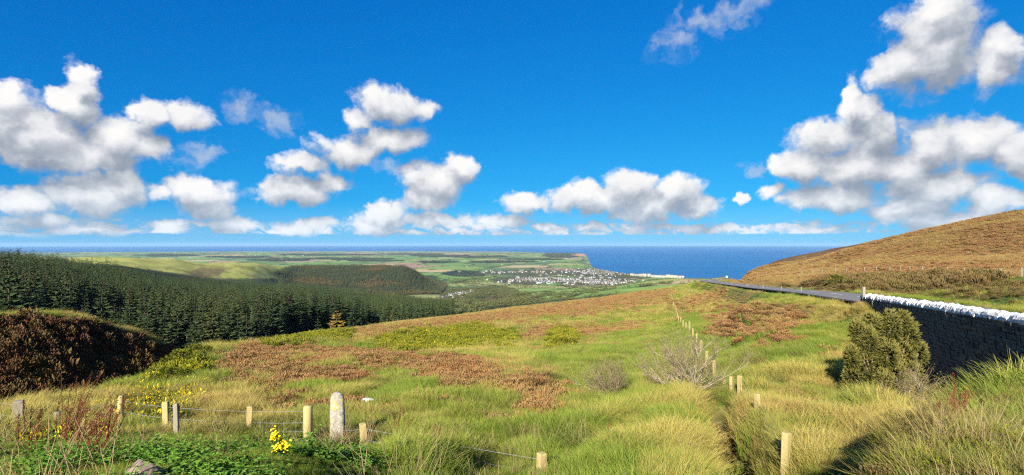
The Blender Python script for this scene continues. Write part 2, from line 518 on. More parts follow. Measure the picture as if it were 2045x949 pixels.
def ground(x, y):
    """Height of the land at world points (bilinear on the survey grid)."""
    x = np.asarray(x, float)
    y = np.asarray(y, float)
    a = np.arctan2(x, y)
    r = np.log(np.maximum(np.hypot(x, y), 1.2001))
    fi = np.clip((a - AZ[0]) / (front[1] - front[0]), 0, len(front) - 1.001)
    i = fi.astype(int)
    fi = fi - i
    fj = np.clip((r - LR[0]) / (LR[1] - LR[0]), 0, NR - 1.001)
    j = fj.astype(int)
    fj = fj - j
    return ((ZG[i, j] * (1 - fj) + ZG[i, j + 1] * fj) * (1 - fi) + (ZG[i + 1, j] * (1 - fj) + ZG[i + 1, j + 1] * fj) * fi)


def rows(x, y, zv):
    return 1022 + F * x / np.maximum(y, .1), HY - F * zv / np.maximum(y, .1)


def at(px, d):
    """World point on the ground in photo column px at distance d ahead."""
    x = (px - 1022) / F * d
    return float(x), float(d), float(ground(np.array([x]), np.array([d]))[0])


_VY = HY - F * (ZG / np.maximum(GY, .1))
_VMIN = np.minimum.accumulate(np.where(_R > 4, _VY, 1e9), axis=1)


def seen(px, row):
    """The land one sees at a photo point."""
    a = math.atan((px - 1022) / F)
    i = int(round((a - AZ[0]) / (front[1] - front[0])))
    j = int(np.argmax(_VMIN[i] <= row))
    return float(GX[i, j]), float(GY[i, j]), float(ZG[i, j])


# ================================================================== ground cover
def in_poly(px, py, poly, soft=10.0, wob=None):
    """Soft mask of a polygon: 1 inside, 0 outside."""
    P = np.array(poly, float)
    n = len(P)
    inside = np.zeros(px.shape, bool)
    dist = np.full(px.shape, 1e9)
    for i in range(n):
        x0, y0 = P[i]
        x1, y1 = P[(i + 1) % n]
        c = ((y0 > py) != (y1 > py)) & (px < (x1 - x0) * (py - y0) / (y1 - y0 + 1e-9) + x0)
        inside ^= c
        t = np.clip(((px - x0) * (x1 - x0) + (py - y0) * (y1 - y0)) / ((x1 - x0) ** 2 + (y1 - y0) ** 2 + 1e-9), 0, 1)
        dist = np.minimum(dist, np.hypot(px - x0 - t * (x1 - x0), py - y0 - t * (y1 - y0)))
    s = np.where(inside, dist, -dist)
    if wob is not None:
        s = s + wob
    return sstep(s, -soft, soft)


HEATH = [[(425, 712), (470, 700), (530, 690), (610, 682), (700, 690), (830, 700), (930, 718), (1000, 745), (1005, 770), (930, 788), (860, 770),
          (800, 752), (735, 750), (690, 768), (600, 785), (520, 800), (470, 775), (440, 742)],
         [(640, 668), (760, 655), (900, 636), (1000, 622), (1130, 602), (1250, 584), (1345, 580), (1340, 600), (1250, 612), (1150, 632), (1050, 637), (900, 652), (760, 664)],
         [(1015, 668), (1060, 657), (1160, 654), (1255, 650), (1285, 662), (1210, 678), (1120, 686), (1040, 690)],
         [(1405, 655), (1440, 622), (1490, 607), (1560, 615), (1610, 640), (1590, 675), (1520, 690), (1440, 684)],
         [(1015, 790), (1030, 768), (1065, 766), (1110, 782), (1130, 800), (1090, 812), (1040, 805)],
         [(1350, 612), (1400, 592), (1440, 584), (1445, 594), (1400, 612), (1370, 622)]]
GORSE = [[(745, 690), (790, 672), (870, 662), (950, 655), (1030, 668), (1035, 688), (960, 694), (880, 700), (800, 700)],
         [(530, 690), (560, 672), (650, 664), (700, 668), (690, 680), (600, 684)],
         [(300, 765), (330, 725), (380, 716), (420, 722), (418, 745), (360, 765)],
         [(1085, 690), (1100, 667), (1140, 664), (1160, 678), (1140, 692)]]
FLOWERY = [[(170, 812), (280, 745), (345, 742), (410, 762), (380, 805), (320, 858), (200, 872), (60, 875), (110, 838)]]
BANK_END = [(-60, 640), (0, 640), (120, 637), (200, 655), (300, 690), (355, 714), (300, 740), (230, 775), (120, 812), (0, 836), (-60, 840)]


def cover(x, y, zv):
    """Weights of green grass, dry grass, heather, gorse, leafy weeds for points of the near moor."""
    px, py = rows(x, y, zv)
    n1 = fbm(x / 2.3, y / 2.3, 31, 4)
    n2 = fbm(x / 9, y / 9, 41, 4)
    wob = (n1 - .5) * 46 + (n2 - .5) * 30
    d = y
    he = np.zeros(px.shape)
    for P in HEATH:
        he = np.maximum(he, in_poly(px, py, P, 13, wob * 1.1 * np.clip(60 / d, .25, 1)))
    go = np.zeros(px.shape)
    for P in GORSE:
        go = np.maximum(go, in_poly(px, py, P, 8, wob * np.clip(40 / d, .2, .7)))
    fl = np.zeros(px.shape)
    for P in FLOWERY:
        fl = np.maximum(fl, in_poly(px, py, P, 12, wob * .5))

    def el(cx, cy, rx, ry):
        return np.exp(-(((px - cx) / rx) ** 2 + ((py - cy) / ry) ** 2))
    st = .35 + 0 * px
    st = st + .55 * el(80, 830, 170, 40) + .35 * el(750, 655, 300, 28) + .30 * el(1100, 635, 260, 28) + .28 * el(960, 712, 120, 30)
    st = st + .35 * el(1740, 860, 200, 110) + .20 * el(1600, 720, 80, 50) + .22 * el(1650, 620, 160, 25) + .25 * el(1350, 880, 140, 70)
    st = st + .5 * el(1440, 598, 90, 22) + .18 * el(480, 800, 90, 40) + .25 * el(1060, 800, 80, 30)
    st = st - .34 * el(850, 830, 230, 60) - .38 * el(1150, 830, 220, 80) - .3 * el(1250, 700, 200, 45) - .28 * el(1480, 720, 110, 60) - .35 * el(1640, 700, 60, 50)
    st = st - .35 * el(1990, 830, 150, 110)
    st = st - .35 * el(400, 930, 420, 40) - .2 * el(1390, 640, 50, 40) - .3 * el(1000, 760, 110, 30) - .2 * el(560, 845, 140, 40)
    st = sstep(st + (n2 - .5) * .9 + (n1 - .5) * 1.25, .2, .75)
    # grass comes up through the heather and odd clumps stray out of it
    n3 = fbm(x / 1.1, y / 1.1, 47, 3)
    he = he * (1 - .6 * sstep(n3, .56, .70)) + .5 * sstep(n3, .66, .72) * (d < 140) * (d > 14) * (px > 380) * sstep(n2, .45, .6)
    he = np.clip(he, 0, 1)
    # the hillside beyond the road
    hill = sstep(px, 1440, 1475) * sstep(py, 574, 566) * (d > 60) + (px > 1720) * (d > 60)
    hill = np.clip(hill, 0, 1)
    stripe = fbm(x / 16 + y / 40, y / 16 - x / 30, 53, 5)
    hh = sstep(stripe + .10 * np.clip((545 - py) / 50, -1, .7), .47, .58)
    he = np.where(hill > .5, hh * .92, he)
    go = np.where(hill > .5, 0, go)
    st = np.where(hill > .5, np.clip(st + .35 + .5 * sstep(r_ := np.hypot(x, y), 55, 70), 0, 1), st)
    # the bank across the gully
    bank = in_poly(px, py, BANK_END, 10) * (d > 26) * (d < 75)
    bn = fbm(x / 3, y / 3, 61, 4)
    he = np.where(bank > .5, sstep(bn, .34, .44), he)
    go = np.where(bank > .5, (1 - he) * .75, go)
    st = np.where(bank > .5, 1.0, st)
    fl = np.where(bank > .5, 0, fl)
    lf = np.clip(sstep(px, 900, 620) * sstep(py, 868, 905) * (d < 11) + .0, 0, 1)
    lf = lf * sstep(n1, .36, .56)
    he = he * (1 - go) * (1 - .0 * fl)
    base = np.clip(1 - he - go, 0, 1)
    return dict(green=base * (1 - st), dry=base * st, heath=he, gorse=go, flower=fl * (1 - he), leafy=lf, bank=bank, hill=hill)


VERGE = [(1560, 574), (1660, 563), (1760, 560), (1880, 556), (1975, 556), (2045, 566), (2100, 575), (2100, 612), (2000, 606), (1900, 600), (1800, 592), (1720, 583)]


def verge_mask(x, y, zv):
    px, py = rows(x, y, zv)
    rr, _, sd = poly_dist(x, y, ROADC)
    return (in_poly(px, py, VERGE, 3, (fbm(x / 4, y / 4, 171, 3) - .5) * 14) > .5) & (y > 26) & (sd < 0) & (rr > 4.0)


def worley(x, y, size, seed, rot=.4, aspect=1.6):
    """Field pattern: random value of the cell and distance from its edge (metres)."""
    c, s_ = math.cos(rot), math.sin(rot)
    u = (x * c + y * s_) / size
    v = (-x * s_ + y * c) / (size * aspect)
    i0 = np.floor(u)
    j0 = np.floor(v)
    d1 = np.full(u.shape, 9.)
    d2 = np.full(u.shape, 9.)
    val = np.zeros(u.shape)
    for di in (-1, 0, 1):
        for dj in (-1, 0, 1):
            i, j = i0 + di, j0 + dj
            cx = i + .15 + .7 * _hash(i, j, seed)
            cy = j + .15 + .7 * _hash(i, j, seed + 5)
            dd = np.maximum(np.abs(u - cx), np.abs(v - cy)) * .7 + .3 * np.hypot(u - cx, v - cy)
            m = dd < d1
            d2 = np.where(m, d1, np.minimum(d2, dd))
            val = np.where(m, _hash(i, j, seed + 9), val)
            d1 = np.where(m, dd, d1)
    return val, (d2 - d1) * size * .5


FIELD_C = 1.45 * np.array([(.105, .18, .045), (.15, .21, .055), (.09, .14, .04), (.20, .21, .075), (.13, .19, .05), (.28, .22, .11), (.08, .125, .045), (.22, .15, .10)])
WOODS_SHADE = [  # woods on the plain, partly painted cloud shadow: column, row, half width, half height
    (330, 510, 60, 2.2), (470, 514, 70, 2.2), (560, 519, 60, 2.5), (700, 517, 90, 2.2), (880, 511, 60, 2.2), (960, 513, 70, 2.2), (1120, 510, 32, 5.5),
    (640, 509, 110, 1.4), (1060, 518, 70, 1.6), (930, 547, 42, 6), (760, 521, 60, 1.8), (1000, 523, 60, 2), (870, 523, 40, 2.2), (820, 508, 60, 1.2)]
TOWN = [(1060, 545, 105, 6), (1050, 560, 70, 8), (1180, 562, 80, 8), (1200, 545, 70, 9), (1255, 551, 40, 5)]


def land_colour(x, y, zv):
    px, py = rows(x, y, zv)
    r = np.hypot(x, y)
    n1 = fbm(x / 1.7, y / 1.7, 71, 3)
    W = cover(x, y, zv)
    near = (W['green'][..., None] * np.array((.075, .105, .028)) + W['dry'][..., None] * np.array((.20, .145, .055))
            + W['heath'][..., None] * np.array((.14, .075, .038)) + W['gorse'][..., None] * np.array((.105, .105, .022)))
    near = near * (.75 + .5 * n1[..., None])
    dd, _, _ = poly_dist(x, y, DITCH)          # shade in the ditch, painted into the soil colour
    shade_m = (sstep(dd, .62, .38) * (y > 2))[..., None]
    near = near * (1 - shade_m) + np.array((.022, .018, .012)) * shade_m
    # middle distance and plain
    v, e = worley(x, y, 210, 3, .5)
    v2, e2 = worley(x, y, 420, 8, -.25, 1.3)
    farw = sstep(r, 3000, 3600)
    v = np.where(farw > .5, v2, v)
    e = np.where(farw > .5, e2, e)
    fld = FIELD_C[np.minimum((v * 8).astype(int), 7)]
    hedge = sstep(e, 9 + r * .0012, 4)[..., None]
    fld = fld * (.85 + .3 * fbm(x / 70, y / 70, 77, 3)[..., None])
    fld = fld * (1 - hedge) + np.array((.035, .055, .025)) * hedge
    col = fld
    scrub = np.array((.07, .085, .035)) * (.7 + .6 * fbm(x / 25, y / 25, 79, 4)[..., None])
    # valley sides between the moor and the plain
    vall = sstep(r, 2300, 1900) * (1 - in_poly(px, py, [(990, 572), (1100, 566), (1250, 548), (1480, 548), (1480, 572), (1300, 580), (1180, 590), (1100, 602), (1050, 585), (990, 583)], 3) * (r > 420))
    leftf = in_poly(px, py, [(120, 513), (250, 512), (440, 522), (570, 524), (570, 556), (440, 556), (300, 538), (150, 524)], 3) * (r > 820) * (r < 2300)
    vall = vall * (1 - leftf)
    gf = in_poly(px, py, [(805, 588), (850, 582), (880, 590), (876, 602), (830, 600)], 3) * (r > 900) * (r < 1900)
    vall = vall * (1 - gf)
    col = col * (1 - vall[..., None]) + scrub * vall[..., None]
    col = np.where(leftf[..., None] > .5, np.array((.33, .33, .085)) * (.9 + .2 * n1[..., None]) * (1 - .35 * (fbm(x / 60, y / 60, 83, 4)[..., None] > .62)), col)
    brown = in_poly(px, py, [(372, 545), (400, 534), (450, 537), (436, 552), (400, 556)], 2) * (r > 800) * (r < 2000)
    brown = np.maximum(brown, in_poly(px, py, [(955, 600), (985, 590), (1020, 588), (1030, 596), (1010, 606), (970, 608)], 3) * (r > 500) * (r < 2300))
    col = col * (1 - .7 * brown[..., None]) + np.array((.14, .085, .05)) * .7 * brown[..., None]
    hillw = in_poly(px, py, [(540, 545), (600, 528), (760, 525), (850, 540), (895, 570), (880, 588), (760, 590), (620, 592)], 4) * (r > 1250) * (r < 3200)
    col = col * (1 - hillw[..., None]) + np.array((.05, .058, .028)) * hillw[..., None]
    for cx, cy, rx, ry in WOODS_SHADE:
        q = ((px - cx) / rx) ** 2 + ((py - cy) / ry) ** 2 + (fbm(x / 400, y / 400, 87, 3) - .5) * 2.2
        m = (sstep(q, 1.15, .75) * (r > 2500))[..., None]
        col = col * (1 - m) + np.array((.028, .042, .028)) * m  # dark of woods and of cloud shadow painted into the land colour
    for cx, cy, rx, ry in TOWN:
        q = ((px - cx) / rx) ** 2 + ((py - cy) / ry) ** 2
        m = (sstep(q, 1.3, .7) * (r > 1900) * (r < 6500))[..., None]
        col = col * (1 - m) + np.array((.085, .095, .07)) * m * (.7 + .6 * fbm(x / 60, y / 60, 91, 3)[..., None])
    cl = sstep(px, 1134, 1146) * (r > 9000) * sstep(zv, -229, -222)
    col = col * (1 - cl[..., None]) + np.array((.45, .25, .14)) * cl[..., None]
    shore = (sstep(zv, -226.6, -228.6) * (r > 2700))[..., None]
    col = col * (1 - shore) + np.array((.30, .27, .22)) * shore
    nm = sstep(r, 420, 330)
    crest = np.where((px > 1440) & (py < 575), sstep(r, 900, 600), nm)
    wood = (px < 905) & (r > 75)
    crest = np.where(wood, sstep(r, 190, 165) * (px > 560), crest)
    crest = np.where((px < 560) & (r < 75), 1.0, crest)
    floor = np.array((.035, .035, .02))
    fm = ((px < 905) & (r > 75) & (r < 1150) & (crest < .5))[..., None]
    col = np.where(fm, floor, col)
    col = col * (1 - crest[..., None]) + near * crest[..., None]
    return col


def grid_mesh(name, X, Y, Z, wrap, C=None):
    na, nr = X.shape
    co = np.stack([X, Y, Z], -1).reshape(-1, 3)
    i = np.arange(na if wrap else na - 1)
    j = np.arange(nr - 1)
    I, J = np.meshgrid(i, j, indexing='ij')
    I2 = (I + 1) % na
    q = np.stack([I * nr + J, I * nr + J + 1, I2 * nr + J + 1, I2 * nr + J], -1).reshape(-1, 4)
    me = bpy.data.meshes.new(name)
    me.vertices.add(len(co))
    me.vertices.foreach_set('co', co.ravel())
    me.loops.add(q.size)
    me.loops.foreach_set('vertex_index', q.ravel().astype(np.int32))
    me.polygons.add(len(q))
    me.polygons.foreach_set('loop_start', np.arange(0, q.size, 4, dtype=np.int32))
    me.polygons.foreach_set('loop_total', np.full(len(q), 4, np.int32))
    me.polygons.foreach_set('use_smooth', np.ones(len(q), bool))
    if C is not None:
        a = me.attributes.new('tint', 'FLOAT_COLOR', 'POINT')
        a.data.foreach_set('color', np.concatenate([C.reshape(-1, 3), np.ones((len(co), 1))], 1).ravel().astype(np.float32))
    me.update()
    me.validate()
    return me


def link(o, parent=None):
    COL.objects.link(o)
    if parent is not None:
        o.parent = parent
    return o


def mesh_obj(name, me, mats=(), parent=None, **props):
    for m in mats:
        me.materials.append(m)
    o = bpy.data.objects.new(name, me)
    link(o, parent)
    for k, v in props.items():
        o[k] = v
    return o


def empty(name, loc, **props):
    o = bpy.data.objects.new(name, None)
    o.empty_display_size = .2
    link(o)
    o.location = loc
    for k, v in props.items():
        o[k] = v
    return o


def new_mat(name):
    m = bpy.data.materials.new(name)
    m.use_nodes = True
    T = NT(m.node_tree)
    T.n.clear()
    out = T.node('ShaderNodeOutputMaterial')
    return m, T, out


def pbr(T, out, col, rough=.9, spec=.2, normal=None):
    b = T.node('ShaderNodeBsdfPrincipled')
    T.put(b.inputs['Base Color'], col)
    T.put(b.inputs['Roughness'], rough)
    T.put(b.inputs['Specular IOR Level'], spec)
    if normal is not None:
        T.put(b.inputs['Normal'], normal)
    T.l.new(b.outputs[0], out.inputs[0])
    return b


def bump(T, h, strength, dist):
    n = T.node('ShaderNodeBump')
    n.inputs['Strength'].default_value = strength
    n.inputs['Distance'].default_value = dist
    T.put(n.inputs['Height'], h)
    return n.outputs[0]


def flat_mat(name, c, rough=.9, spec=.2, var=.25, scale=6.0, bumpd=0.0):
    m, T, out = new_mat(name)
    tc = T.node('ShaderNodeTexCoord')
    n = T.noise(tc.outputs['Object'], scale, 5, .6)
    f = T.math('ADD', 1 - var, T.math('MULTIPLY', n, 2 * var))
    col = T.mix(1.0, (c[0], c[1], c[2], 1), f, 'MULTIPLY')
    pbr(T, out, col, rough, spec, bump(T, n, .6, bumpd) if bumpd else None)
    return m


# ------------------------------------------------------------------ land
def land_material():
    m, T, out = new_mat('land')
    a = T.node('ShaderNodeAttribute', attribute_name='tint')
    g = T.node('ShaderNodeNewGeometry')
    P = g.outputs['Position']
    n1 = T.noise(P, 2.6, 6, .65)
    n2 = T.noise(P, .03, 6, .65)
    f = T.math('MULTIPLY', T.math('ADD', .55, T.math('MULTIPLY', n1, .9)), T.math('ADD', .6, T.math('MULTIPLY', n2, .8)))
    col = T.mix(1.0, a.outputs['Color'], f, 'MULTIPLY')
    pbr(T, out, col, 1.0, .05, bump(T, n1, .8, .12))
    return m


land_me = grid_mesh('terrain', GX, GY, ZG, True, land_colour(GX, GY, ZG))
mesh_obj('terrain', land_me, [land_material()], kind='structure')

# ------------------------------------------------------------------ sea
def sea_material():
    m, T, out = new_mat('sea_water')
    g = T.node('ShaderNodeNewGeometry')
    P = g.outputs['Position']
    st = T.vec('MULTIPLY', P, (.00022, .0011, 0))
    n = T.noise(st, 1.0, 5, .55)
    col = T.ramp(n, [(.25, (.004, .095, .245)), (.5, (.006, .125, .30)), (.75, (.012, .15, .33))])
    w = T.noise(T.vec('MULTIPLY', P, (.02, .05, .02)), 1.0, 6, .7)
    b = pbr(T, out, col, .45, .25, bump(T, w, .9, 6.0))
    return m


sa = np.linspace(0, 2 * math.pi, 257)[:-1]
sr = np.concatenate([[0.01], np.exp(np.linspace(math.log(1500), math.log(55000), 40))])
sx = np.sin(sa)[:, None] * sr[None]
sy = np.cos(sa)[:, None] * sr[None]
mesh_obj('sea', grid_mesh('sea', sx, sy, np.full(sx.shape, SEA), True), [sea_material()], kind='structure')

# ------------------------------------------------------------------ road
def ribbon(name, C, half, lift, mats, parent=None, **props):
    t = np.gradient(C[:, :2], axis=0)
    t /= np.linalg.norm(t, axis=1)[:, None]
    nrm = np.stack([-t[:, 1], t[:, 0]], 1)
    vs, fs = [], []
    for k in range(len(C)):
        for s_ in (-1, 1):
            q = C[k, :2] + nrm[k] * half * s_
            vs.append((q[0], q[1], -C[k, 2] + lift))
    n = len(C)
    for k in range(n):
        for s_ in (0, 1):
            vs.append((vs[2 * k + s_][0], vs[2 * k + s_][1], vs[2 * k + s_][2] - .12))
    for k in range(n - 1):
        fs.append((2 * k + 1, 2 * k, 2 * k + 2, 2 * k + 3))
        o = 2 * n
        fs.append((2 * k, o + 2 * k, o + 2 * k + 2, 2 * k + 2))
        fs.append((2 * k + 1, 2 * k + 3, o + 2 * k + 3, o + 2 * k + 1))
    me = bpy.data.meshes.new(name)
    me.from_pydata(vs, [], fs)
    return mesh_obj(name, me, mats, parent, **props)


asphalt = flat_mat('asphalt', (.185, .172, .160), .85, .3, .16, 3.0, .01)
line_paint = flat_mat('white_line_paint', (.72, .72, .70), .7, .3, .12, 5.0)
road = ribbon('road', ROADC, 3.45, .04, [asphalt], kind='structure')
seglen = np.concatenate([[0], np.cumsum(np.hypot(*np.diff(ROADC[:, :2], axis=0).T))])
s0 = 3.0
while s0 < seglen[-1] - 6:
    ss = np.linspace(s0, s0 + 4.2, 5)
    C = np.stack([np.interp(ss, seglen, ROADC[:, k]) for k in range(3)], 1)
    ribbon('centre_line_dash', C, .10, .048, [line_paint], road)
    s0 += 8.5


# ================================================================== plants: building blocks
def raw_mesh(name, V, Fc, mats=(), H=None, MI=None, smooth=False):
    """Mesh from an array of points and a list or array of faces."""
    me = bpy.data.meshes.new(name)
    V = np.asarray(V, float)
    if isinstance(Fc, np.ndarray):
        nv = Fc.shape[1]
        me.vertices.add(len(V))
        me.vertices.foreach_set('co', V.ravel())
        me.loops.add(Fc.size)
        me.loops.foreach_set('vertex_index', Fc.ravel().astype(np.int32))
        me.polygons.add(len(Fc))
        me.polygons.foreach_set('loop_start', np.arange(0, Fc.size, nv, dtype=np.int32))
        me.polygons.foreach_set('loop_total', np.full(len(Fc), nv, np.int32))
    else:
        me.from_pydata([tuple(v) for v in V], [], Fc)
    for m in mats:
        me.materials.append(m)
    if MI is not None:
        me.polygons.foreach_set('material_index', np.asarray(MI, np.int32))
    if H is not None:
        a = me.attributes.new('h', 'FLOAT', 'POINT')
        a.data.foreach_set('value', np.asarray(H, np.float32))
    me.polygons.foreach_set('use_smooth', np.full(len(me.polygons), smooth, bool))
    me.update()
    return me


class Bits:
    """Collects triangles / quads."""
    def __init__(self):
        self.v, self.f, self.h, self.m = [], [], [], []

    def add(self, vs, fs, h=None, m=0):
        o = len(self.v)
        self.v.extend([tuple(q) for q in vs])
        self.f.extend([tuple(i + o for i in q) for q in fs])
        self.h.extend(h if h is not None else [0.0] * len(vs))
        self.m.extend([m] * len(fs))

    def tube(self, pts, rad, n=4, m=0, cap=True):
        pts = [Vector(q) for q in pts]
        ring = []
        up = Vector((.13, .21, 1)).normalized()
        for i, q in enumerate(pts):
            t = (pts[min(i + 1, len(pts) - 1)] - pts[max(i - 1, 0)]).normalized()
            a = t.cross(up)
            if a.length < .05:
                a = t.cross(Vector((1, 0, 0)))
            a.normalize()
            b = t.cross(a)
            r = rad[i] if hasattr(rad, '__len__') else rad
            ring.append([q + (a * math.cos(2 * math.pi * k / n) + b * math.sin(2 * math.pi * k / n)) * r for k in range(n)])
        vs = [v for rg in ring for v in rg]
        fs = []
        for i in range(len(pts) - 1):
            for k in range(n):
                fs.append((i * n + k, i * n + (k + 1) % n, (i + 1) * n + (k + 1) % n, (i + 1) * n + k))
        if cap:
            fs.append(tuple(range(n))[::-1])
            fs.append(tuple(range((len(pts) - 1) * n, len(pts) * n)))
        self.add(vs, fs, None, m)

    def mesh(self, name, mats=(), smooth=False):
        return raw_mesh(name, self.v, self.f, mats, self.h, self.m, smooth)


def veg_mat(name, roots, tips, trans=.25, patch=.35, hue_noise=.06):
    """Leaf material: each plant picks its colour from a ramp, leaf tips drift to a second colour."""
    m, T, out = new_mat(name)
    oi = T.node('ShaderNodeObjectInfo')
    at_ = T.node('ShaderNodeAttribute', attribute_name='h')
    n = T.noise(oi.outputs['Location'], hue_noise, 3, .6)
    r = T.math('ADD', T.math('MULTIPLY', oi.outputs['Random'], 1 - patch), T.math('MULTIPLY', T.smooth(n, .3, .7), patch))
    k = len(roots) - 1
    c0 = T.ramp(r, [(i / max(k, 1), c) for i, c in enumerate(roots)])
    k = len(tips) - 1
    c1 = T.ramp(r, [(i / max(k, 1), c) for i, c in enumerate(tips)])
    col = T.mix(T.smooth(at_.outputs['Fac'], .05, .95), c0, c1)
    d = T.node('ShaderNodeBsdfDiffuse')
    T.put(d.inputs[0], col)
    t = T.node('ShaderNodeBsdfTranslucent')
    T.put(t.inputs[0], col)
    mx = T.node('ShaderNodeMixShader')
    mx.inputs[0].default_value = trans
    T.l.new(d.outputs[0], mx.inputs[1])
    T.l.new(t.outputs[0], mx.inputs[2])
    T.l.new(mx.outputs[0], out.inputs[0])
    return m


def scatter(name, pts, rot, scl, idx, sources, **props):
    """One 'stuff' object: source meshes set out on points with geometry nodes."""
    pts = np.asarray(pts, float)
    me = bpy.data.meshes.new(name)
    me.vertices.add(len(pts))
    me.vertices.foreach_set('co', pts.ravel())
    for nm, typ, arr, key in (('rot', 'FLOAT_VECTOR', rot, 'vector'), ('scl', 'FLOAT_VECTOR', scl, 'vector'), ('idx', 'INT', idx, 'value')):
        a = me.attributes.new(nm, typ, 'POINT')
        a.data.foreach_set(key, np.asarray(arr, np.int32 if typ == 'INT' else np.float32).ravel())
    me.update()
    o = bpy.data.objects.new(name, me)
    link(o)
    coll = bpy.data.collections.new(name + '_kinds')
    for k, sm in enumerate(sources):
        so_ = bpy.data.objects.new('%s_kind_%02d' % (name, k), sm)
        coll.objects.link(so_)
    g = bpy.data.node_groups.new(name + '_set_out', 'GeometryNodeTree')
    g.interface.new_socket('Geometry', in_out='INPUT', socket_type='NodeSocketGeometry')
    g.interface.new_socket('Geometry', in_out='OUTPUT', socket_type='NodeSocketGeometry')
    gi = g.nodes.new('NodeGroupInput')
    go = g.nodes.new('NodeGroupOutput')
    ip = g.nodes.new('GeometryNodeInstanceOnPoints')
    ci = g.nodes.new('GeometryNodeCollectionInfo')
    ci.inputs['Collection'].default_value = coll
    ci.inputs['Separate Children'].default_value = True
    ci.inputs['Reset Children'].default_value = True

    def named(nm, typ):
        q = g.nodes.new('GeometryNodeInputNamedAttribute')
        q.data_type = typ
        q.inputs['Name'].default_value = nm
        return [s_ for s_ in q.outputs if s_.enabled][0]
    g.links.new(gi.outputs[0], ip.inputs['Points'])
    g.links.new(ci.outputs[0], ip.inputs['Instance'])
    ip.inputs['Pick Instance'].default_value = True
    g.links.new(named('idx', 'INT'), ip.inputs['Instance Index'])
    er = g.nodes.new('FunctionNodeEulerToRotation')
    g.links.new(named('rot', 'FLOAT_VECTOR'), er.inputs[0])
    g.links.new(er.outputs[0], ip.inputs['Rotation'])
    g.links.new(named('scl', 'FLOAT_VECTOR'), ip.inputs['Scale'])
    g.links.new(ip.outputs[0], go.inputs[0])
    md = o.modifiers.new('set_out', 'NODES')
    md.node_group = g
    o['kind'] = 'stuff'
    for k, v in props.items():
        o[k] = v
    return o


def spin(n, tilt=.12):
    r = np.zeros((n, 3))
    r[:, 0] = rng.normal(0, tilt, n)
    r[:, 1] = rng.normal(0, tilt, n)
    r[:, 2] = rng.uniform(0, 2 * math.pi, n)
    return r


def grass_tuft(name, mat, n, height, spread, lean, width, rnd, wind=(.25, .1), seg=3):
    V, Q, H = [], [], []
    for _ in range(n):
        a = rnd.uniform(0, 2 * math.pi)
        rr = spread * math.sqrt(rnd.random())
        bx, by = rr * math.cos(a), rr * math.sin(a)
        h = height * rnd.uniform(.5, 1.15)
        la = a + rnd.uniform(-.9, .9)
        L = lean * rnd.uniform(.2, 1.3)
        lx, ly = math.cos(la) * L + wind[0] * rnd.uniform(.4, 1.2), math.sin(la) * L + wind[1]
        fa = rnd.uniform(0, math.pi)
        wx, wy = math.cos(fa), math.sin(fa)
        o = len(V)
        for k in range(seg + 1):
            t = k / seg
            w = width * (1 - .85 * t ** 1.5) * .5
            cx, cy, cz = bx + lx * h * t * t, by + ly * h * t * t, h * t * (1 - .25 * t * min(1, L + .3)) - .03
            V += [(cx - wx * w, cy - wy * w, cz), (cx + wx * w, cy + wy * w, cz)]
            H += [t, t]
        for k in range(seg):
            Q.append((o + 2 * k, o + 2 * k + 1, o + 2 * k + 3, o + 2 * k + 2))
    return raw_mesh(name, V, np.array(Q), [mat], H)


def sprig_dome(name, mat, n, rx, rz, leaf, rnd, mat2=None, share2=0.0, up=.5):
    """Low shrub: many small leaf faces through a lumpy dome."""
    V, Q, H, MI = [], [], [], []
    lumps = [(rnd.uniform(-.5, .5) * rx, rnd.uniform(-.5, .5) * rx, rnd.uniform(.55, 1.0)) for _ in range(5)]
    for _ in range(n):
        lx, ly, ls = rnd.choice(lumps)
        a = rnd.uniform(0, 2 * math.pi)
        el = math.asin(rnd.random() ** .8)
        rad = rnd.uniform(.7, 1.05)
        nx, ny, nz = math.cos(a) * math.cos(el), math.sin(a) * math.cos(el), math.sin(el)
        c = Vector((lx + nx * rx * .55 * rad, ly + ny * rx * .55 * rad, max(.02, nz * rz * ls * rad)))
        dr = Vector((nx + rnd.uniform(-.6, .6), ny + rnd.uniform(-.6, .6), nz + up + rnd.uniform(-.4, .4))).normalized()
        sd = dr.cross(Vector((rnd.uniform(-1, 1), rnd.uniform(-1, 1), rnd.uniform(-1, 1)))).normalized()
        L = leaf * rnd.uniform(.6, 1.4)
        o = len(V)
        V += [c - sd * L * .16, c + sd * L * .16, c + dr * L + sd * L * .12, c + dr * L - sd * L * .12]
        hh = c.z / max(rz, .01)
        H += [hh * .6, hh * .6, min(1, hh * .6 + .5), min(1, hh * .6 + .5)]
        Q.append((o, o + 1, o + 2, o + 3))
        MI.append(1 if rnd.random() < share2 and hh > .3 else 0)
    return raw_mesh(name, V, np.array(Q), [mat] + ([mat2] if mat2 else []), H, MI if mat2 else None)


R_ = random.Random(3)
M_green = veg_mat('green_grass', [(.07, .14, .014), (.10, .17, .02), (.14, .19, .028)], [(.16, .25, .035), (.25, .295, .05), (.36, .345, .075)], .3, .55, .22)
M_dry = veg_mat('dry_grass', [(.13, .15, .025), (.20, .16, .04), (.18, .12, .04)], [(.36, .36, .07), (.47, .38, .11), (.42, .28, .10)], .25, .5, .2)
M_heath = veg_mat('heather', [(.085, .045, .022), (.10, .05, .026), (.06, .05, .022)], [(.36, .17, .06), (.27, .145, .066), (.34, .21, .08), (.20, .145, .055)], .1, .45, .15)
M_gorse = veg_mat('gorse', [(.05, .065, .012), (.07, .085, .014)], [(.13, .15, .018), (.20, .20, .022), (.26, .24, .022)], .15, .4, .2)
M_yellow = flat_mat('yellow_flower', (.75, .50, .012), .8, .1, .2, 9)
M_weed = veg_mat('weed_leaf', [(.04, .10, .015), (.06, .13, .02)], [(.10, .24, .03), (.15, .30, .04), (.22, .28, .05)], .3, .3, .4)
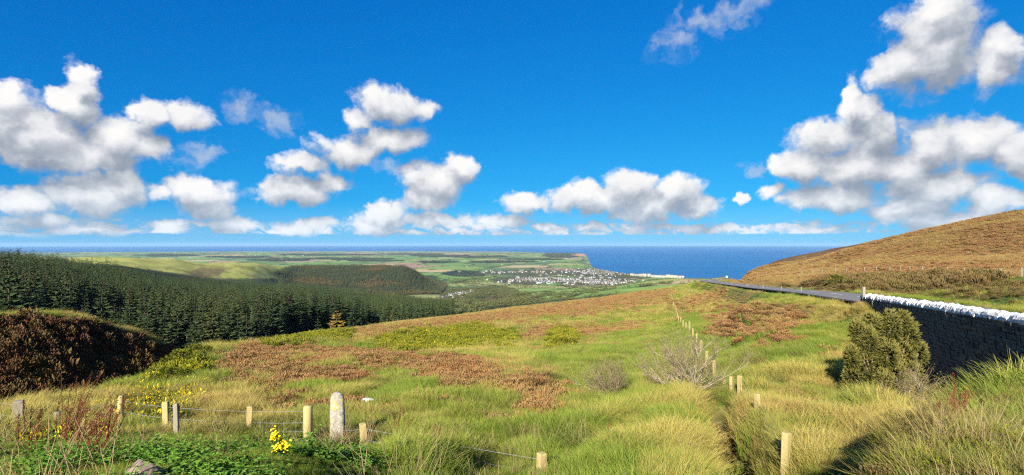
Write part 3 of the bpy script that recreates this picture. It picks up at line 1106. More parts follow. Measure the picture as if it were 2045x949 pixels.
M_stalk = veg_mat('dead_stalk', [(.16, .10, .05), (.22, .16, .08)], [(.30, .24, .13), (.34, .22, .12)], .1, .2)
M_dock = veg_mat('dock_seed', [(.12, .04, .02), (.16, .05, .025)], [(.26, .075, .04), (.20, .06, .035)], .1, .2)
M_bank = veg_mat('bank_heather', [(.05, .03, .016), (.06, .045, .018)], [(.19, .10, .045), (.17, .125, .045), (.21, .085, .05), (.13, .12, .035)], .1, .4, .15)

green_src = [grass_tuft('green_tuft', M_green, 46, R_.uniform(.34, .5), .22, .45, .011, R_) for _ in range(4)]
lush_src = [grass_tuft('lush_tuft', M_green, 60, .38, .22, .6, .012, R_) for _ in range(2)]
dry_src = [grass_tuft('dry_tuft', M_dry, 50, R_.uniform(.45, .7), .2, .5, .009, R_, (.35, .12)) for _ in range(4)]
wide_green = [grass_tuft('broad_green_tuft', M_green, 44, .55, .55, .45, .030, R_, (.25, .1), 2) for _ in range(3)]
wide_dry = [grass_tuft('broad_dry_tuft', M_dry, 46, .62, .55, .5, .026, R_, (.35, .1), 2) for _ in range(3)]
M_tawny = veg_mat('tawny_grass', [(.16, .11, .04), (.18, .12, .045)], [(.40, .28, .10), (.36, .22, .085), (.42, .33, .11)], .2, .4, .1)
wide_hill = [grass_tuft('tawny_tuft', M_tawny, 44, .55, .55, .5, .026, R_, (.35, .1), 2) for _ in range(3)]
heath_src = [sprig_dome('heather_clump', M_heath, 430, .55, .36, .085, R_) for _ in range(4)]
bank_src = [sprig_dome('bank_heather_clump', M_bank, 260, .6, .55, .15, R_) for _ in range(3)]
M_verge = veg_mat('verge_growth', [(.04, .035, .014), (.05, .04, .018)], [(.15, .125, .04), (.18, .115, .05), (.13, .125, .035)], .1, .4, .15)
verge_src = [sprig_dome('verge_clump', M_verge, 300, .6, .5, .12, R_) for _ in range(3)]
gorse_src = [sprig_dome('gorse_clump', M_gorse, 260, .55, .50, .12, R_, M_yellow, .010) for _ in range(3)]
flower_src = [sprig_dome('flowery_gorse_clump', M_gorse, 240, .5, .32, .10, R_, M_yellow, .15) for _ in range(3)]


def weed_clump(rnd):
    b = Bits()
    for _ in range(9):
        a = rnd.uniform(0, 6.28)
        L = rnd.uniform(.12, .42)
        ln = rnd.uniform(.15, .5)
        base = Vector((rnd.uniform(-.15, .15), rnd.uniform(-.15, .15), 0))
        tip = base + Vector((math.cos(a) * L * ln, math.sin(a) * L * ln, L))
        for k in range(6):
            t = (k + 1) / 6
            c = base.lerp(tip, t)
            aa = a + k * 2.4
            dr = Vector((math.cos(aa), math.sin(aa), rnd.uniform(-.1, .6))).normalized()
            sd = dr.cross(Vector((0, 0, 1))).normalized()
            sz = rnd.uniform(.035, .075) * (1.2 - .5 * t)
            up = Vector((0, 0, .012))
            b.add([c, c + dr * sz * .5 + sd * sz * .38 + up, c + dr * sz * 1.25, c + dr * sz * .5 - sd * sz * .38 + up], [(0, 1, 2), (0, 2, 3)], [t * .6, t, t, t])
    return b.mesh('weed_clump', [M_weed])


def stalk_clump(rnd, mat=None, n=7, h=.75):
    b = Bits()
    for _ in range(n):
        a = rnd.uniform(0, 6.28)
        L = h * rnd.uniform(.6, 1.2)
        q = [Vector((rnd.uniform(-.12, .12), rnd.uniform(-.12, .12), 0))]
        dr = Vector((math.cos(a) * .3 + .15, math.sin(a) * .3, 1))
        for k in range(3):
            q.append(q[-1] + dr * L / 3 + Vector((rnd.uniform(-.04, .04), rnd.uniform(-.04, .04), 0)))
        o = len(b.v)
        b.tube(q, [.0038, .0034, .0026, .0015], 3, cap=False)
        b.h[o:] = [.2 + .25 * (k // 3) for k in range(len(b.v) - o)]
    return b.mesh('stalk_clump', [mat or M_stalk])


weed_src = [weed_clump(R_) for _ in range(4)]
stalk_src = [stalk_clump(R_) for _ in range(3)]

# ------------------------------------------------------------------ setting the ground cover out
def polar_points(n, r0, r1, a0=-.82, a1=.82, power=1.0):
    """Points whose density falls off with distance."""
    a = rng.uniform(a0, a1, n)
    u = rng.random(n)
    k = 2 - power
    r = (r0 ** k + u * (r1 ** k - r0 ** k)) ** (1 / k)
    x, y = np.sin(a) * r, np.cos(a) * r
    return x, y, r


def clear_of(x, y):
    rd, rp, rs = poly_dist(x, y, ROADC)
    ok = rd > 3.35
    w = x - wall_x(y)
    ok &= ~((y < WALL_D1 + .3) & (np.abs(w) < .42))
    return ok


def visible_side(x, y, zv, lift):
    """Drops points of the near land hidden far down behind the first crest."""
    px, py = rows(x, y, zv + lift)
    i = np.clip(np.round((np.arctan2(x, y) - AZ[0]) / (front[1] - front[0])).astype(int), 0, len(front) - 1)
    j = np.clip(((np.log(np.hypot(x, y)) - LR[0]) / (LR[1] - LR[0])).astype(int) - 1, 0, NR - 1)
    return py < _VMIN[i, j] + 6


x, y, r = polar_points(150000, 2.2, 75, power=1.45)
zv = ground(x, y)
ok = clear_of(x, y) & visible_side(x, y, zv, .5)
x, y, r, zv = x[ok], y[ok], r[ok], zv[ok]
W = cover(x, y, zv)
dch, _, _ = poly_dist(x, y, DITCH)
u = rng.random(len(x))
g_, d_ = W['green'] * (W['bank'] < .5) * (1 - .6 * W['flower']), W['dry'] * (W['bank'] < .5) * (1 - .6 * W['flower'])
pick_g = (u < g_)
pick_d = (u >= g_) & (u < g_ + d_)
thin = np.clip((W['heath'] < .5) * 1.0 + .12, 0, 1)
keep = rng.random(len(x)) < thin
P3 = np.stack([x, y, zv], 1)
grow = (.85 + .5 * rng.random(len(x))) * (1 + .012 * np.minimum(r, 60)) * (.42 + 1.15 * sstep(fbm(x / 1.5, y / 1.5, 101, 3), .28, .72))
grow *= np.where(dch < .5, .45, 1.0)
_gpx, _gpy = rows(x, y, zv)
grow *= .62 + .14 * sstep(_gpx, 1500, 1750) * sstep(r, 9, 12) - .20 * sstep(_gpx, 1600, 1850) * sstep(r, 11, 8)
grow *= 1 - .66 * sstep(r, 15.5, 11.5) * sstep(_gpx, 820, 700)
keep &= ~((_gpx > 1830 - (_gpy - 740) * .3) & (_gpy > 700) & (rng.random(len(x)) < .62))
keep &= ~((_gpx > 1825) & (_gpx < 1900) & (y > 11) & (y < 27) & (rng.random(len(x)) < .7))
keep &= ~((dch < .42) & (rng.random(len(x)) < .85))
keep &= ~(verge_mask(x, y, zv) & (rng.random(len(x)) < .8))
grow *= 1 - .45 * sstep(_gpx, 1390, 1480) * sstep(y, 24, 36)


def put(name, sel, src, sx=1.0, sz=1.0, tilt=.12, **props):
    n = int(sel.sum())
    s_ = grow[sel]
    scatter(name, P3[sel], spin(n, tilt), np.stack([s_ * sx, s_ * sx, s_ * sz], 1), rng.integers(0, len(src), n), src, **props)


lush = (W['leafy'] > .3)
put('green_grass', pick_g & keep & ~lush, green_src, 1.0, .9, label='green moorland grass covering the near hillside', category='grass')
put('lush_grass', pick_g & lush, lush_src, .9, .75, label='bright lush grass in the lower left foreground', category='grass')
put('dry_grass', pick_d & keep & ~(lush & (rng.random(len(x)) < .6)), dry_src, 1.0, .95, label='tall straw coloured dry grass over the near hillside', category='grass')

# rush tussocks stand up out of the grass
M_rush = veg_mat('rush', [(.035, .055, .012), (.05, .06, .015)], [(.14, .17, .035), (.22, .20, .06), (.26, .20, .08)], .15, .4, .3)
rush_src = [grass_tuft('rush_tussock', M_rush, 90, .62, .20, .75, .010, R_, (.2, .05)) for _ in range(4)]
x, y, r = polar_points(16000, 7, 80, power=1.25)
zv = ground(x, y)
W = cover(x, y, zv)
_gpx, _gpy = rows(x, y, zv)
cl = fbm(x / 5, y / 5, 181, 3)
sel = clear_of(x, y) & visible_side(x, y, zv, .5) & (W['bank'] < .5) & (W['heath'] < .5) & (W['leafy'] < .2) & (rng.random(len(x)) < .04 + .55 * sstep(cl, .50, .66)) & ~((_gpx > 1440) & (y > 30)) & (_gpy < 930) & ((_gpx > 430) | (r > 14))
P3 = np.stack([x, y, zv], 1)
grow = (.45 + .65 * rng.random(len(x))) * (1 + .010 * r)
put('rush_tussocks', sel, rush_src, 1.0, .8, .1, label='dark olive rush tussocks dotted through the grass of the moor', category='rushes')
# overgrown mound at the lower right
scrub_src = [grass_tuft('scrub_tuft', M_rush, 70, .48, .3, 1.1, .010, R_, (.3, .0)) for _ in range(3)] + [grass_tuft('scrub_tuft', M_dry, 60, .42, .3, 1.1, .009, R_, (.35, .0)) for _ in range(2)]
x, y, r = polar_points(14000, 4, 16, .55, .84, 1.0)
zv = ground(x, y)
_gpx, _gpy = rows(x, y, zv)
sel = clear_of(x, y) & (rng.random(len(x)) < .55 * 1.6 * sstep(fbm(x / .8, y / .8, 191, 3), .40, .6)) & (_gpx > 1830 - (_gpy - 740) * .3) & (_gpy > 700)
P3 = np.stack([x, y, zv], 1)
grow = .5 + .6 * rng.random(len(x))
near_scrub = [sprig_dome('low_gorse_clump', M_gorse, 1500, .55, .42, .040, R_) for _ in range(2)] + [sprig_dome('low_heather_clump', M_verge, 1500, .55, .38, .038, R_) for _ in range(3)]
put('low_gorse_scrub', sel & (rng.random(len(x)) < .16), near_scrub, .75, .62, .25, label='dark low gorse and heather clumps over the mound at the lower right edge', category='scrub')
put('bramble_scrub', sel, scrub_src, .6, .5, .35, label='dark tangled olive scrub over the mound at the lower right edge', category='scrub')

# leafy weeds of the lower left corner
x, y, r = polar_points(9000, 3, 12.5, -.80, .25, 1.0)
zv = ground(x, y)
px, py = rows(x, y, zv)
lf = cover(x, y, zv)['leafy']
sel = (rng.random(len(x)) < lf * (.10 + .40 * sstep(py, 890, 935)) * sstep(fbm(x / .9, y / .9, 111, 3), .50, .66)) & (py > 880)
P3 = np.stack([x, y, zv], 1)
grow = .7 + .7 * rng.random(len(x))
put('weeds', sel, weed_src, .8, .5, label='leafy green weeds among the grass by the fence', category='weeds')
sel = (py > 845) & (rng.random(len(x)) < .008 + .05 * sstep(px, 620, 900) * sstep(px, 1150, 950) + .012 * sstep(px, 350, 100))
put('dead_stalks', sel, stalk_src, .9, .55, .28, label='thin dead stalks standing in the foreground grass', category='stalks')
x, y, r = polar_points(2500, 4, 20, .3, .80, 1.0)
zv = ground(x, y)
px, py = rows(x, y, zv)
sel = clear_of(x, y) & (rng.random(len(x)) < .16 * sstep(px, 1800, 1950) * sstep(py, 800, 880) + .015)
P3 = np.stack([x, y, zv], 1)
grow = .7 + .6 * rng.random(len(x))
put('dead_stems', sel, stalk_src, .8, .5, .25, label='pale dead stems in the lower right corner grass', category='stalks')

# heather, gorse and coarse grass further out
x, y, r = polar_points(90000, 12, 300, power=1.05)
zv = ground(x, y)
ok = clear_of(x, y) & visible_side(x, y, zv, .5)
px, py = rows(x, y, zv)
ok &= ~((px < 560) & (r > 75)) & ~((px < 905) & (r > 178)) & ~((px < 1440) & (r > 340))
x, y, r, zv = x[ok], y[ok], r[ok], zv[ok]
W = cover(x, y, zv)
P3 = np.stack([x, y, zv], 1)
u = rng.random(len(x))
grow = (.45 + .55 * rng.random(len(x))) * (1 + np.minimum(r, 220) * .0065)
_rd, _, _ = poly_dist(x, y, ROADC)
grow *= 1 - .6 * sstep(px[ok], 1390, 1480) * sstep(y, 24, 36) * (W['hill'] < .5) * (W['heath'] < .3)
grow *= 1 - .4 * sstep(_rd, 9, 5)
nr = (r < 75)
bank = W['bank'] > .5
hill = W['hill'] > .5
verge = verge_mask(x, y, zv)
put('verge_scrub', verge & (u < .5), verge_src, 1.5, 1.9, .2, label='dark overgrown bank of heather and rushes on the far verge of the road', category='scrub')
hill = hill & ~verge
_keep = (P3, grow)
xb, yb, rb = polar_points(16000, 46, 95, -.84, -.54, 1.0)
zb = ground(xb, yb)
bb = (cover(xb, yb, zb)['bank'] > .5) & visible_side(xb, yb, zb, .6)
P3 = np.stack([xb, yb, zb], 1)
grow = .5 + .75 * rng.random(len(xb))
put('bank_face_heather', bb & (fbm(xb / 1.6, yb / 1.6, 201, 3) > .44), bank_src, 1, .9, .2, label='rusty heather lumps clothing the steep face of the shaded bank', category='heather')
P3, grow = _keep
put('heather', (u < W['heath']) & ~bank & ~hill, heath_src, 1, .95, .15, label='rust brown heather clumps in patches across the near moor', category='heather')
put('hill_heather', (u < W['heath']) & hill, heath_src, 1.1, .8, .15, label='brown heather covering the hillside above the road', category='heather')
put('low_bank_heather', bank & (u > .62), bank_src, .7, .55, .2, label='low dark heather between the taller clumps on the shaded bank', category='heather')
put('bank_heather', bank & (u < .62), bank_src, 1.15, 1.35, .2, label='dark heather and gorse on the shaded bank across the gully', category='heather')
put('gorse', (u > W['heath']) & (u < W['heath'] + W['gorse']) & ~bank, gorse_src, 1.15, 1.1, .15, label='yellow green gorse growing in low masses on the moor', category='gorse')
put('flowering_gorse', (rng.random(len(x)) < W['flower'] * .9) & ~bank & nr, flower_src, 1.1, .85, .15, label='low gorse in yellow flower on the slope behind the left fence', category='gorse')
gg = (u > W['heath'] + W['gorse']) & ~bank & (r > 40) & ~(verge & (u < .5))
gsel = rng.random(len(x)) < W['green'] / np.maximum(W['green'] + W['dry'], 1e-3)
put('coarse_green_grass', gg & gsel & ~hill, wide_green, 1, .8, .1, label='coarse green grass further up the moor', category='grass')
put('hill_grass', gg & hill, wide_hill, 1, .7, .1, label='tawny dead grass on the hillside above the road', category='grass')
put('coarse_dry_grass', gg & ~gsel & ~hill, wide_dry, 1, .8, .1, label='coarse bleached grass further up the moor and hillside', category='grass')


# ================================================================== trees
M_bark = flat_mat('bark', (.10, .075, .055), .95, .1, .3, 3.0, .02)
M_spruce = veg_mat('spruce_needles', [(.007, .013, .007), (.010, .018, .008), (.014, .020, .008)], [(.038, .060, .028), (.065, .09, .034), (.105, .12, .036)], .0, .4, .012)  # bough roots near black: inner shade put into the needle colour
M_young = veg_mat('young_spruce_needles', [(.05, .085, .04), (.06, .10, .045)], [(.13, .19, .085), (.15, .22, .10)], .1, .3, .05)
M_larch = veg_mat('larch_needles', [(.12, .09, .02), (.15, .10, .025)], [(.32, .22, .05), (.36, .23, .05)], .15, .3, .05)
M_leaf = veg_mat('broad_leaf', [(.035, .05, .018), (.05, .055, .02), (.06, .06, .03)], [(.12, .16, .055), (.16, .17, .065), (.15, .14, .075)], .12, .4, .01)
M_autumn = veg_mat('autumn_leaf', [(.09, .06, .02), (.11, .07, .02)], [(.12, .115, .05), (.15, .115, .05)], .12, .3, .02)


def conifer_crown(name, mat, rnd, levels, arms, width=.19, fine=True, start=.06):
    """Crown of unit height: whorls of drooping boughs, each bough a ragged spray."""
    V, Q, H = [], [], []
    for k in range(levels):
        t = start + (1 - start) * (k + rnd.uniform(-.3, .3)) / levels
        L0 = width * (1 - t) ** .75 * (1.08 if t > .18 else .9) + .006
        n = max(3, int(arms * (1 - t * .45)))
        a0 = rnd.uniform(0, 6.28)
        for j in range(n):
            a = a0 + 6.283 * j / n + rnd.uniform(-.35, .35)
            L = L0 * rnd.uniform(.6, 1.25)
            ca, sa_ = math.cos(a), math.sin(a)
            lift = .25 + .35 * t
            root = Vector((0, 0, t))
            mid = Vector((ca * L * .6, sa_ * L * .6, t + L * (.12 * lift - .12)))
            tip = Vector((ca * L, sa_ * L, t + L * (lift - .42)))
            side = Vector((-sa_, ca, 0))
            w = L * rnd.uniform(.22, .34) + .004
            dz = Vector((0, 0, -w * .55))
            o = len(V)
            V += [root, mid + side * w + dz, tip, mid - side * w + dz, mid + Vector((0, 0, w * .12))]
            H += [0, .65, 1, .65, .5]
            Q += [(o, o + 1, o + 4), (o + 1, o + 2, o + 4), (o + 2, o + 3, o + 4), (o + 3, o, o + 4)]
            if fine:
                for s_ in range(4):
                    f = rnd.uniform(.25, .95)
                    c = root.lerp(tip, f) + side * rnd.uniform(-w, w) * .6
                    ll = L * rnd.uniform(.22, .42)
                    d2 = Vector((ca + side.x * rnd.uniform(-1.1, 1.1), sa_ + side.y * rnd.uniform(-1.1, 1.1), rnd.uniform(-.9, .35))).normalized()
                    s2 = d2.cross(Vector((rnd.uniform(-.4, .4), rnd.uniform(-.4, .4), 1))).normalized()
                    o = len(V)
                    V += [c - s2 * ll * .16, c + s2 * ll * .16, c + d2 * ll]
                    H += [.4 * f, .4 * f, 1]
                    Q.append((o, o + 1, o + 2))
    o = len(V)
    V += [(-.004, 0, .93), (.004, 0, .93), (0, 0, 1.0)]
    H += [.6, .6, 1]
    Q.append((o, o + 1, o + 2))
    return raw_mesh(name, V, np.array(Q), [mat], H)


def trunk_mesh(name, mat, r0, top=.95):
    b = Bits()
    b.tube([(0, 0, -.04), (0.003, 0, .3), (0, .003, .65), (0, 0, top)], [r0, r0 * .75, r0 * .4, r0 * .08], 6)
    return b.mesh(name, [mat], True)


R_ = random.Random(11)
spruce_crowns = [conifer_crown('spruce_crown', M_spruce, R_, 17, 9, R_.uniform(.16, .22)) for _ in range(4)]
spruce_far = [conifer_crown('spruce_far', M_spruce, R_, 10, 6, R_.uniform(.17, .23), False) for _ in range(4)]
spruce_trunk = trunk_mesh('spruce_trunk', M_bark, .012)
young_crowns = [conifer_crown('young_spruce_crown', M_young, R_, 11, 8, .27) for _ in range(2)]
larch_crown = conifer_crown('larch_crown', M_larch, R_, 15, 9, .30)


def leafy_crown(name, mat, rnd, n=260, flat=.75):
    """Crown of unit height made of separate leaf sprays round a handful of limbs."""
    V, Q, H = [], [], []
    limbs = [Vector((rnd.uniform(-.3, .3), rnd.uniform(-.3, .3), rnd.uniform(.4, .82))) for _ in range(8)]
    for _ in range(n):
        c = rnd.choice(limbs)
        dv = Vector((rnd.gauss(0, 1), rnd.gauss(0, 1), rnd.gauss(0, 1))).normalized()
        q = c + Vector((dv.x, dv.y, dv.z * flat)) * rnd.uniform(.1, .24)
        if q.z < .12:
            continue
        s_ = rnd.uniform(.04, .085)
        a = Vector((rnd.gauss(0, 1), rnd.gauss(0, 1), rnd.gauss(0, 1))).normalized()
        b2 = (a.cross(dv) + dv * .2).normalized()
        o = len(V)
        V += [q - b2 * s_, q + a * s_ * .7, q + b2 * s_, q - a * s_ * .7]
        hh = max(0, min(1, .5 + dv.z * .5))
        H += [hh] * 4
        Q.append((o, o + 1, o + 2, o + 3))
    return raw_mesh(name, V, np.array(Q), [mat], H)


M_hill = veg_mat('hill_conifer_needles', [(.02, .03, .016), (.03, .035, .018)], [(.075, .10, .045), (.10, .12, .05), (.12, .11, .055)], .0, .4, .012)
hill_far = [conifer_crown('hill_conifer', M_hill, R_, 10, 6, R_.uniform(.17, .23), False) for _ in range(4)]
leaf_src = [leafy_crown('leafy_crown', M_leaf, R_, 130) for _ in range(4)]
autumn_src = [leafy_crown('autumn_crown', M_autumn, R_, 130) for _ in range(2)]


def tree(kind, label, group, pos, h, crown, trunk, fat=1.0, cat='tree', rz=None):
    t = empty(kind, pos, label=label, category=cat)
    if group:
        t['group'] = group
    t.rotation_euler.z = R_.uniform(0, 6.28) if rz is None else rz
    t.scale = (h * fat, h * fat, h)
    for nm, me in (('trunk', trunk), ('crown', crown)):
        o = bpy.data.objects.new(nm, me)
        link(o, t)
    return t


# ---- the plantation: the 300 that show largest are trees of their own
def jitter_grid(x0, x1, y0, y1, step, jit=.42):
    gx, gy = np.meshgrid(np.arange(x0, x1, step), np.arange(y0, y1, step), indexing='ij')
    gx = gx + rng.uniform(-jit, jit, gx.shape) * step
    gy = gy + rng.uniform(-jit, jit, gy.shape) * step
    return gx.ravel(), gy.ravel()


x, y = jitter_grid(-1150, 20, 110, 1080, 6.9, .48)
px = 1022 + F * x / y
dmin = np.interp(px, [-350, 0, 150, 330, 420, 500, 600, 720, 800, 900], [112, 122, 132, 150, 165, 188, 218, 262, 300, 425])
dmax = np.interp(px, [-350, 0, 200, 330, 400, 500, 600, 800, 900], [660, 640, 700, 760, 850, 960, 1060, 1000, 720])
dmin = dmin + (fbm(x / 22, y / 22, 131, 3) - .5) * 26
ok = (px > -330) & (px < 908) & (y > dmin) & (y < dmax)
gap = fbm(x / 30, y / 30, 133, 3)
ok &= gap > .32
x, y, px = x[ok], y[ok], px[ok]
zv = ground(x, y)
h = (10.5 + 9 * rng.random(len(x)) ** 1.3) * (.75 + .5 * fbm(x / 45, y / 45, 135, 3))
h *= np.interp(y, [120, 200, 300, 700], [1.22, 1.15, 1.05, .95])
_, top = rows(x, y, zv + h)
i = np.clip(np.round((np.arctan2(x, y) - AZ[0]) / (front[1] - front[0])).astype(int), 0, len(front) - 1)
j = np.clip(((np.log(np.hypot(x, y)) - LR[0]) / (LR[1] - LR[0])).astype(int) - 1, 0, NR - 1)
vis = top < _VMIN[i, j] - 1
x, y, zv, h, px = x[vis], y[vis], zv[vis], h[vis], px[vis]
show = h / y * F
inframe = (px > -5)
order = np.argsort(-np.where(inframe, show, 0))
big = np.zeros(len(x), bool)
big[order[:289]] = True
for k in np.where(big)[0]:
    lab, grp = (('dark green spruce rising behind the heather bank at the far side of the gully', 'spruces behind the heather bank') if px[k] < 340 else
                ('tall dark spruce in the shaded hollow between the heather bank and the moor crest', 'spruces in the shaded hollow') if px[k] < 600 else
                ('dark spruce in the close row behind the young pale spruces of the moor edge', 'spruces behind the moor edge'))
    tree('spruce_tree', lab, grp,
         (float(x[k]), float(y[k]), float(zv[k])), float(h[k]), spruce_crowns[k % 4], spruce_trunk, R_.uniform(.8, 1.45))
rest = ~big
mid = rest & (y < 360)
far = rest & (y >= 360)
for nm, sel, src, lab in (('plantation_trees', mid, spruce_crowns, 'dense dark spruce plantation filling the slope at the left'),
                          ('plantation_trees_beyond', far, spruce_far, 'far rows of the spruce plantation up to its skyline')):
    n = int(sel.sum())
    s_ = h[sel]
    w_ = s_ * rng.uniform(.7, 1.4, n)
    scatter(nm, np.stack([x[sel], y[sel], zv[sel]], 1), spin(n, .02), np.stack([w_, w_, s_], 1), rng.integers(0, 4, n), src, label=lab, category='forest')
print('plantation', len(x), 'mid', int(mid.sum()), 'far', int(far.sum()))


# ---- single trees in front of the plantation
def tree_between(kind, label, px_, d, toprow, crown, group=None, fat=1.0, baserow=None):
    x_, y_, z_ = at(px_, d)
    ztop = -(toprow - HY) / F * d
    tree(kind, label, group, (x_, y_, z_), max(1.5, ztop - z_), crown, spruce_trunk, fat)


tree_between('larch_tree', 'orange yellow larch standing in front of the dark plantation', 672, 116, 618, larch_crown, None, 1.6)
tree_between('spruce_tree', 'broad olive green spruce just beside the orange larch', 706, 126, 606, spruce_crowns[1], None, 1.9)
tree_between('spruce_tree', 'grey green spruce standing alone before the shaded hollow, left of the larch', 634, 112, 632, spruce_crowns[2], None, 1.2)
tree_between('spruce_tree', 'grey green spruce at the mouth of the gully, out in front of the shade', 492, 120, 622, spruce_crowns[0], None, 1.0)
for px_, d, top_ in ((722, 170, 637), (735, 172, 640), (750, 176, 644), (759, 178, 643), (772, 180, 634), (784, 186, 632), (794, 184, 628), (806, 190, 631),
                     (818, 192, 634), (828, 198, 631), (842, 196, 634), (855, 200, 632), (866, 205, 634), (712, 168, 646)):
    tree_between('young_spruce', 'small pale green young spruce on the moor edge before the dark plantation', px_, float(np.interp(px_, [600, 800, 890], [85, 150, 180])) + 6 + d % 5, top_ + 2, young_crowns[px_ % 2],
                 'young pale spruces along the moor edge')

# ---- wooded hill in the middle distance
x, y = jitter_grid(-1250, -180, 1250, 2750, 8.5)
zv = ground(x, y)
px, py = rows(x, y, zv)
m = in_poly(px, py, [(540, 545), (590, 531), (680, 527), (760, 526), (830, 535), (868, 552), (893, 574), (878, 588), (800, 590), (700, 588), (600, 590), (560, 570)], 3) * (y > 1300) * (y < 2700)
ok = (m > .5) & visible_side(x, y, zv, 12)
x, y, zv = x[ok], y[ok], zv[ok]
n = len(x)
s_ = rng.uniform(9, 15, n)
kindn = fbm(x / 130, y / 130, 151, 3) + rng.normal(0, .05, n)
aut = kindn > .63
scatter('hill_forest', np.stack([x, y, zv], 1)[~aut], spin(int((~aut).sum()), .02), np.stack([s_ * 1.5, s_ * 1.5, s_], 1)[~aut], rng.integers(0, 4, int((~aut).sum())), hill_far,
        label='conifer forest covering the rounded hill in the middle distance', category='forest')
scatter('hill_autumn_wood', np.stack([x, y, zv], 1)[aut], spin(int(aut.sum()), .05), np.stack([s_, s_, s_ * .75], 1)[aut], rng.integers(0, 2, int(aut.sum())), autumn_src,
        label='russet autumn woodland among the conifers of the rounded hill', category='forest')
print('hill', n)

# ---- valley scrub and the trees among the town and the fields
x, y = jitter_grid(-900, 260, 400, 2600, 9.5)
zv = ground(x, y)
px, py = rows(x, y, zv)
dens = fbm(x / 70, y / 70, 161, 4)
valley = in_poly(px, py, [(540, 572), (640, 578), (760, 590), (880, 590), (900, 578), (1010, 573), (1040, 585), (1110, 590), (1180, 583), (1240, 590), (1160, 612), (1000, 632), (890, 640), (600, 640)], 3)
valley *= (y > np.interp(px, [500, 700, 900, 1000, 1200], [1050, 1000, 450, 420, 480])) & (y < 2300)
valley *= 1 - in_poly(px, py, [(805, 588), (850, 582), (880, 590), (876, 602), (830, 600)], 2) * (y < 1900)
open_ = in_poly(px, py, [(950, 600), (985, 590), (1020, 588), (1090, 590), (1030, 604), (970, 608)], 3)
ok = (valley > .5) & ~((px > 1060) & (rng.random(len(x)) < .75)) & (dens > .36 + .16 * open_) & visible_side(x, y, zv, 7)
x1, y1, z1 = x[ok], y[ok], zv[ok]
s1 = rng.uniform(4, 9, len(x1)) * (.7 + .6 * dens[ok])
x, y = jitter_grid(-350, 1500, 2000, 5200, 19)
zv = ground(x, y)
px, py = rows(x, y, zv)
tw = np.zeros(len(x))
for cx, cy, rx, ry in TOWN + [(930, 560, 60, 14), (1000, 575, 60, 6)]:
    tw = np.maximum(tw, np.exp(-(((px - cx) / rx) ** 2 + ((py - cy) / ry) ** 2)))
ok = (rng.random(len(x)) < tw * .95) & (fbm(x / 90, y / 90, 163, 3) > .38) & visible_side(x, y, zv, 6) & (zv > -228)
x2, y2, z2 = x[ok], y[ok], zv[ok]
s2 = rng.uniform(6, 11, len(x2))
# hedges round the fields nearest below the moor
x, y = jitter_grid(-500, 1100, 600, 3300, 9)
zv = ground(x, y)
px, py = rows(x, y, zv)
v, e = worley(x, y, 210, 3, .5)
reg = in_poly(px, py, [(990, 572), (1100, 566), (1240, 556), (1300, 553), (1480, 551), (1480, 570), (1300, 580), (1180, 592), (1100, 602), (1040, 585), (990, 583)], 2)
ok = (reg > .5) & (e < 6.5) & (rng.random(len(x)) < .8) & visible_side(x, y, zv, 4)
x3, y3, z3 = x[ok], y[ok], zv[ok]
s3 = rng.uniform(2.5, 5.5, len(x3))
X = np.concatenate([x1, x2, x3])
Y = np.concatenate([y1, y2, y3])
Zt = np.concatenate([z1, z2, z3])
Sx = np.concatenate([s1, s2, s3])
n = len(X)
aut = rng.random(n) < .08
scatter('valley_trees', np.stack([X, Y, Zt], 1), spin(n, .05), np.stack([Sx * 1.15, Sx * 1.15, Sx], 1), np.where(aut, rng.integers(4, 6, n), rng.integers(0, 4, n)), leaf_src + autumn_src,
        label='broadleaf trees, scrub and hedges of the valley, the fields and the town', category='trees')
print('valley', n)
# ---- dark woods out on the plain, also standing in for cloud shadows
x, y = jitter_grid(-9500, 3200, 4500, 13500, 55)
zv = ground(x, y)
px, py = rows(x, y, zv)
q = np.full(len(x), 9.)
for cx, cy, rx, ry in WOODS_SHADE:
    q = np.minimum(q, ((px - cx) / rx) ** 2 + ((py - cy) / ry) ** 2 + (fbm(x / 400, y / 400, 87, 3) - .5) * 2.2)
ok = (q < .9) & (zv > -227) & (px > 100) & (px < 1180)
n = int(ok.sum())
s_ = rng.uniform(9, 15, n)
scatter('plain_woods_shade', np.stack([x, y, zv], 1)[ok], spin(n, .03), np.stack([s_ * 4, s_ * 4, s_], 1), rng.integers(0, 4, n), leaf_src, label='dark woods over the far coastal plain, also standing in for cloud shadows', category='woods')
print('plain woods', n)

# ================================================================== houses of the seaside town
M_white = flat_mat('white_render', (.38, .37, .355), .85, .2, .10, .3)
M_cream = flat_mat('cream_render', (.40, .37, .29), .85, .2, .10, .3)
M_slate = flat_mat('slate', (.10, .105, .12), .75, .3, .2, .5)
M_tile = flat_mat('brown_tile', (.20, .11, .085), .8, .2, .2, .5)
M_glass = flat_mat('window_dark', (.05, .06, .075), .2, .5, .1, 1)


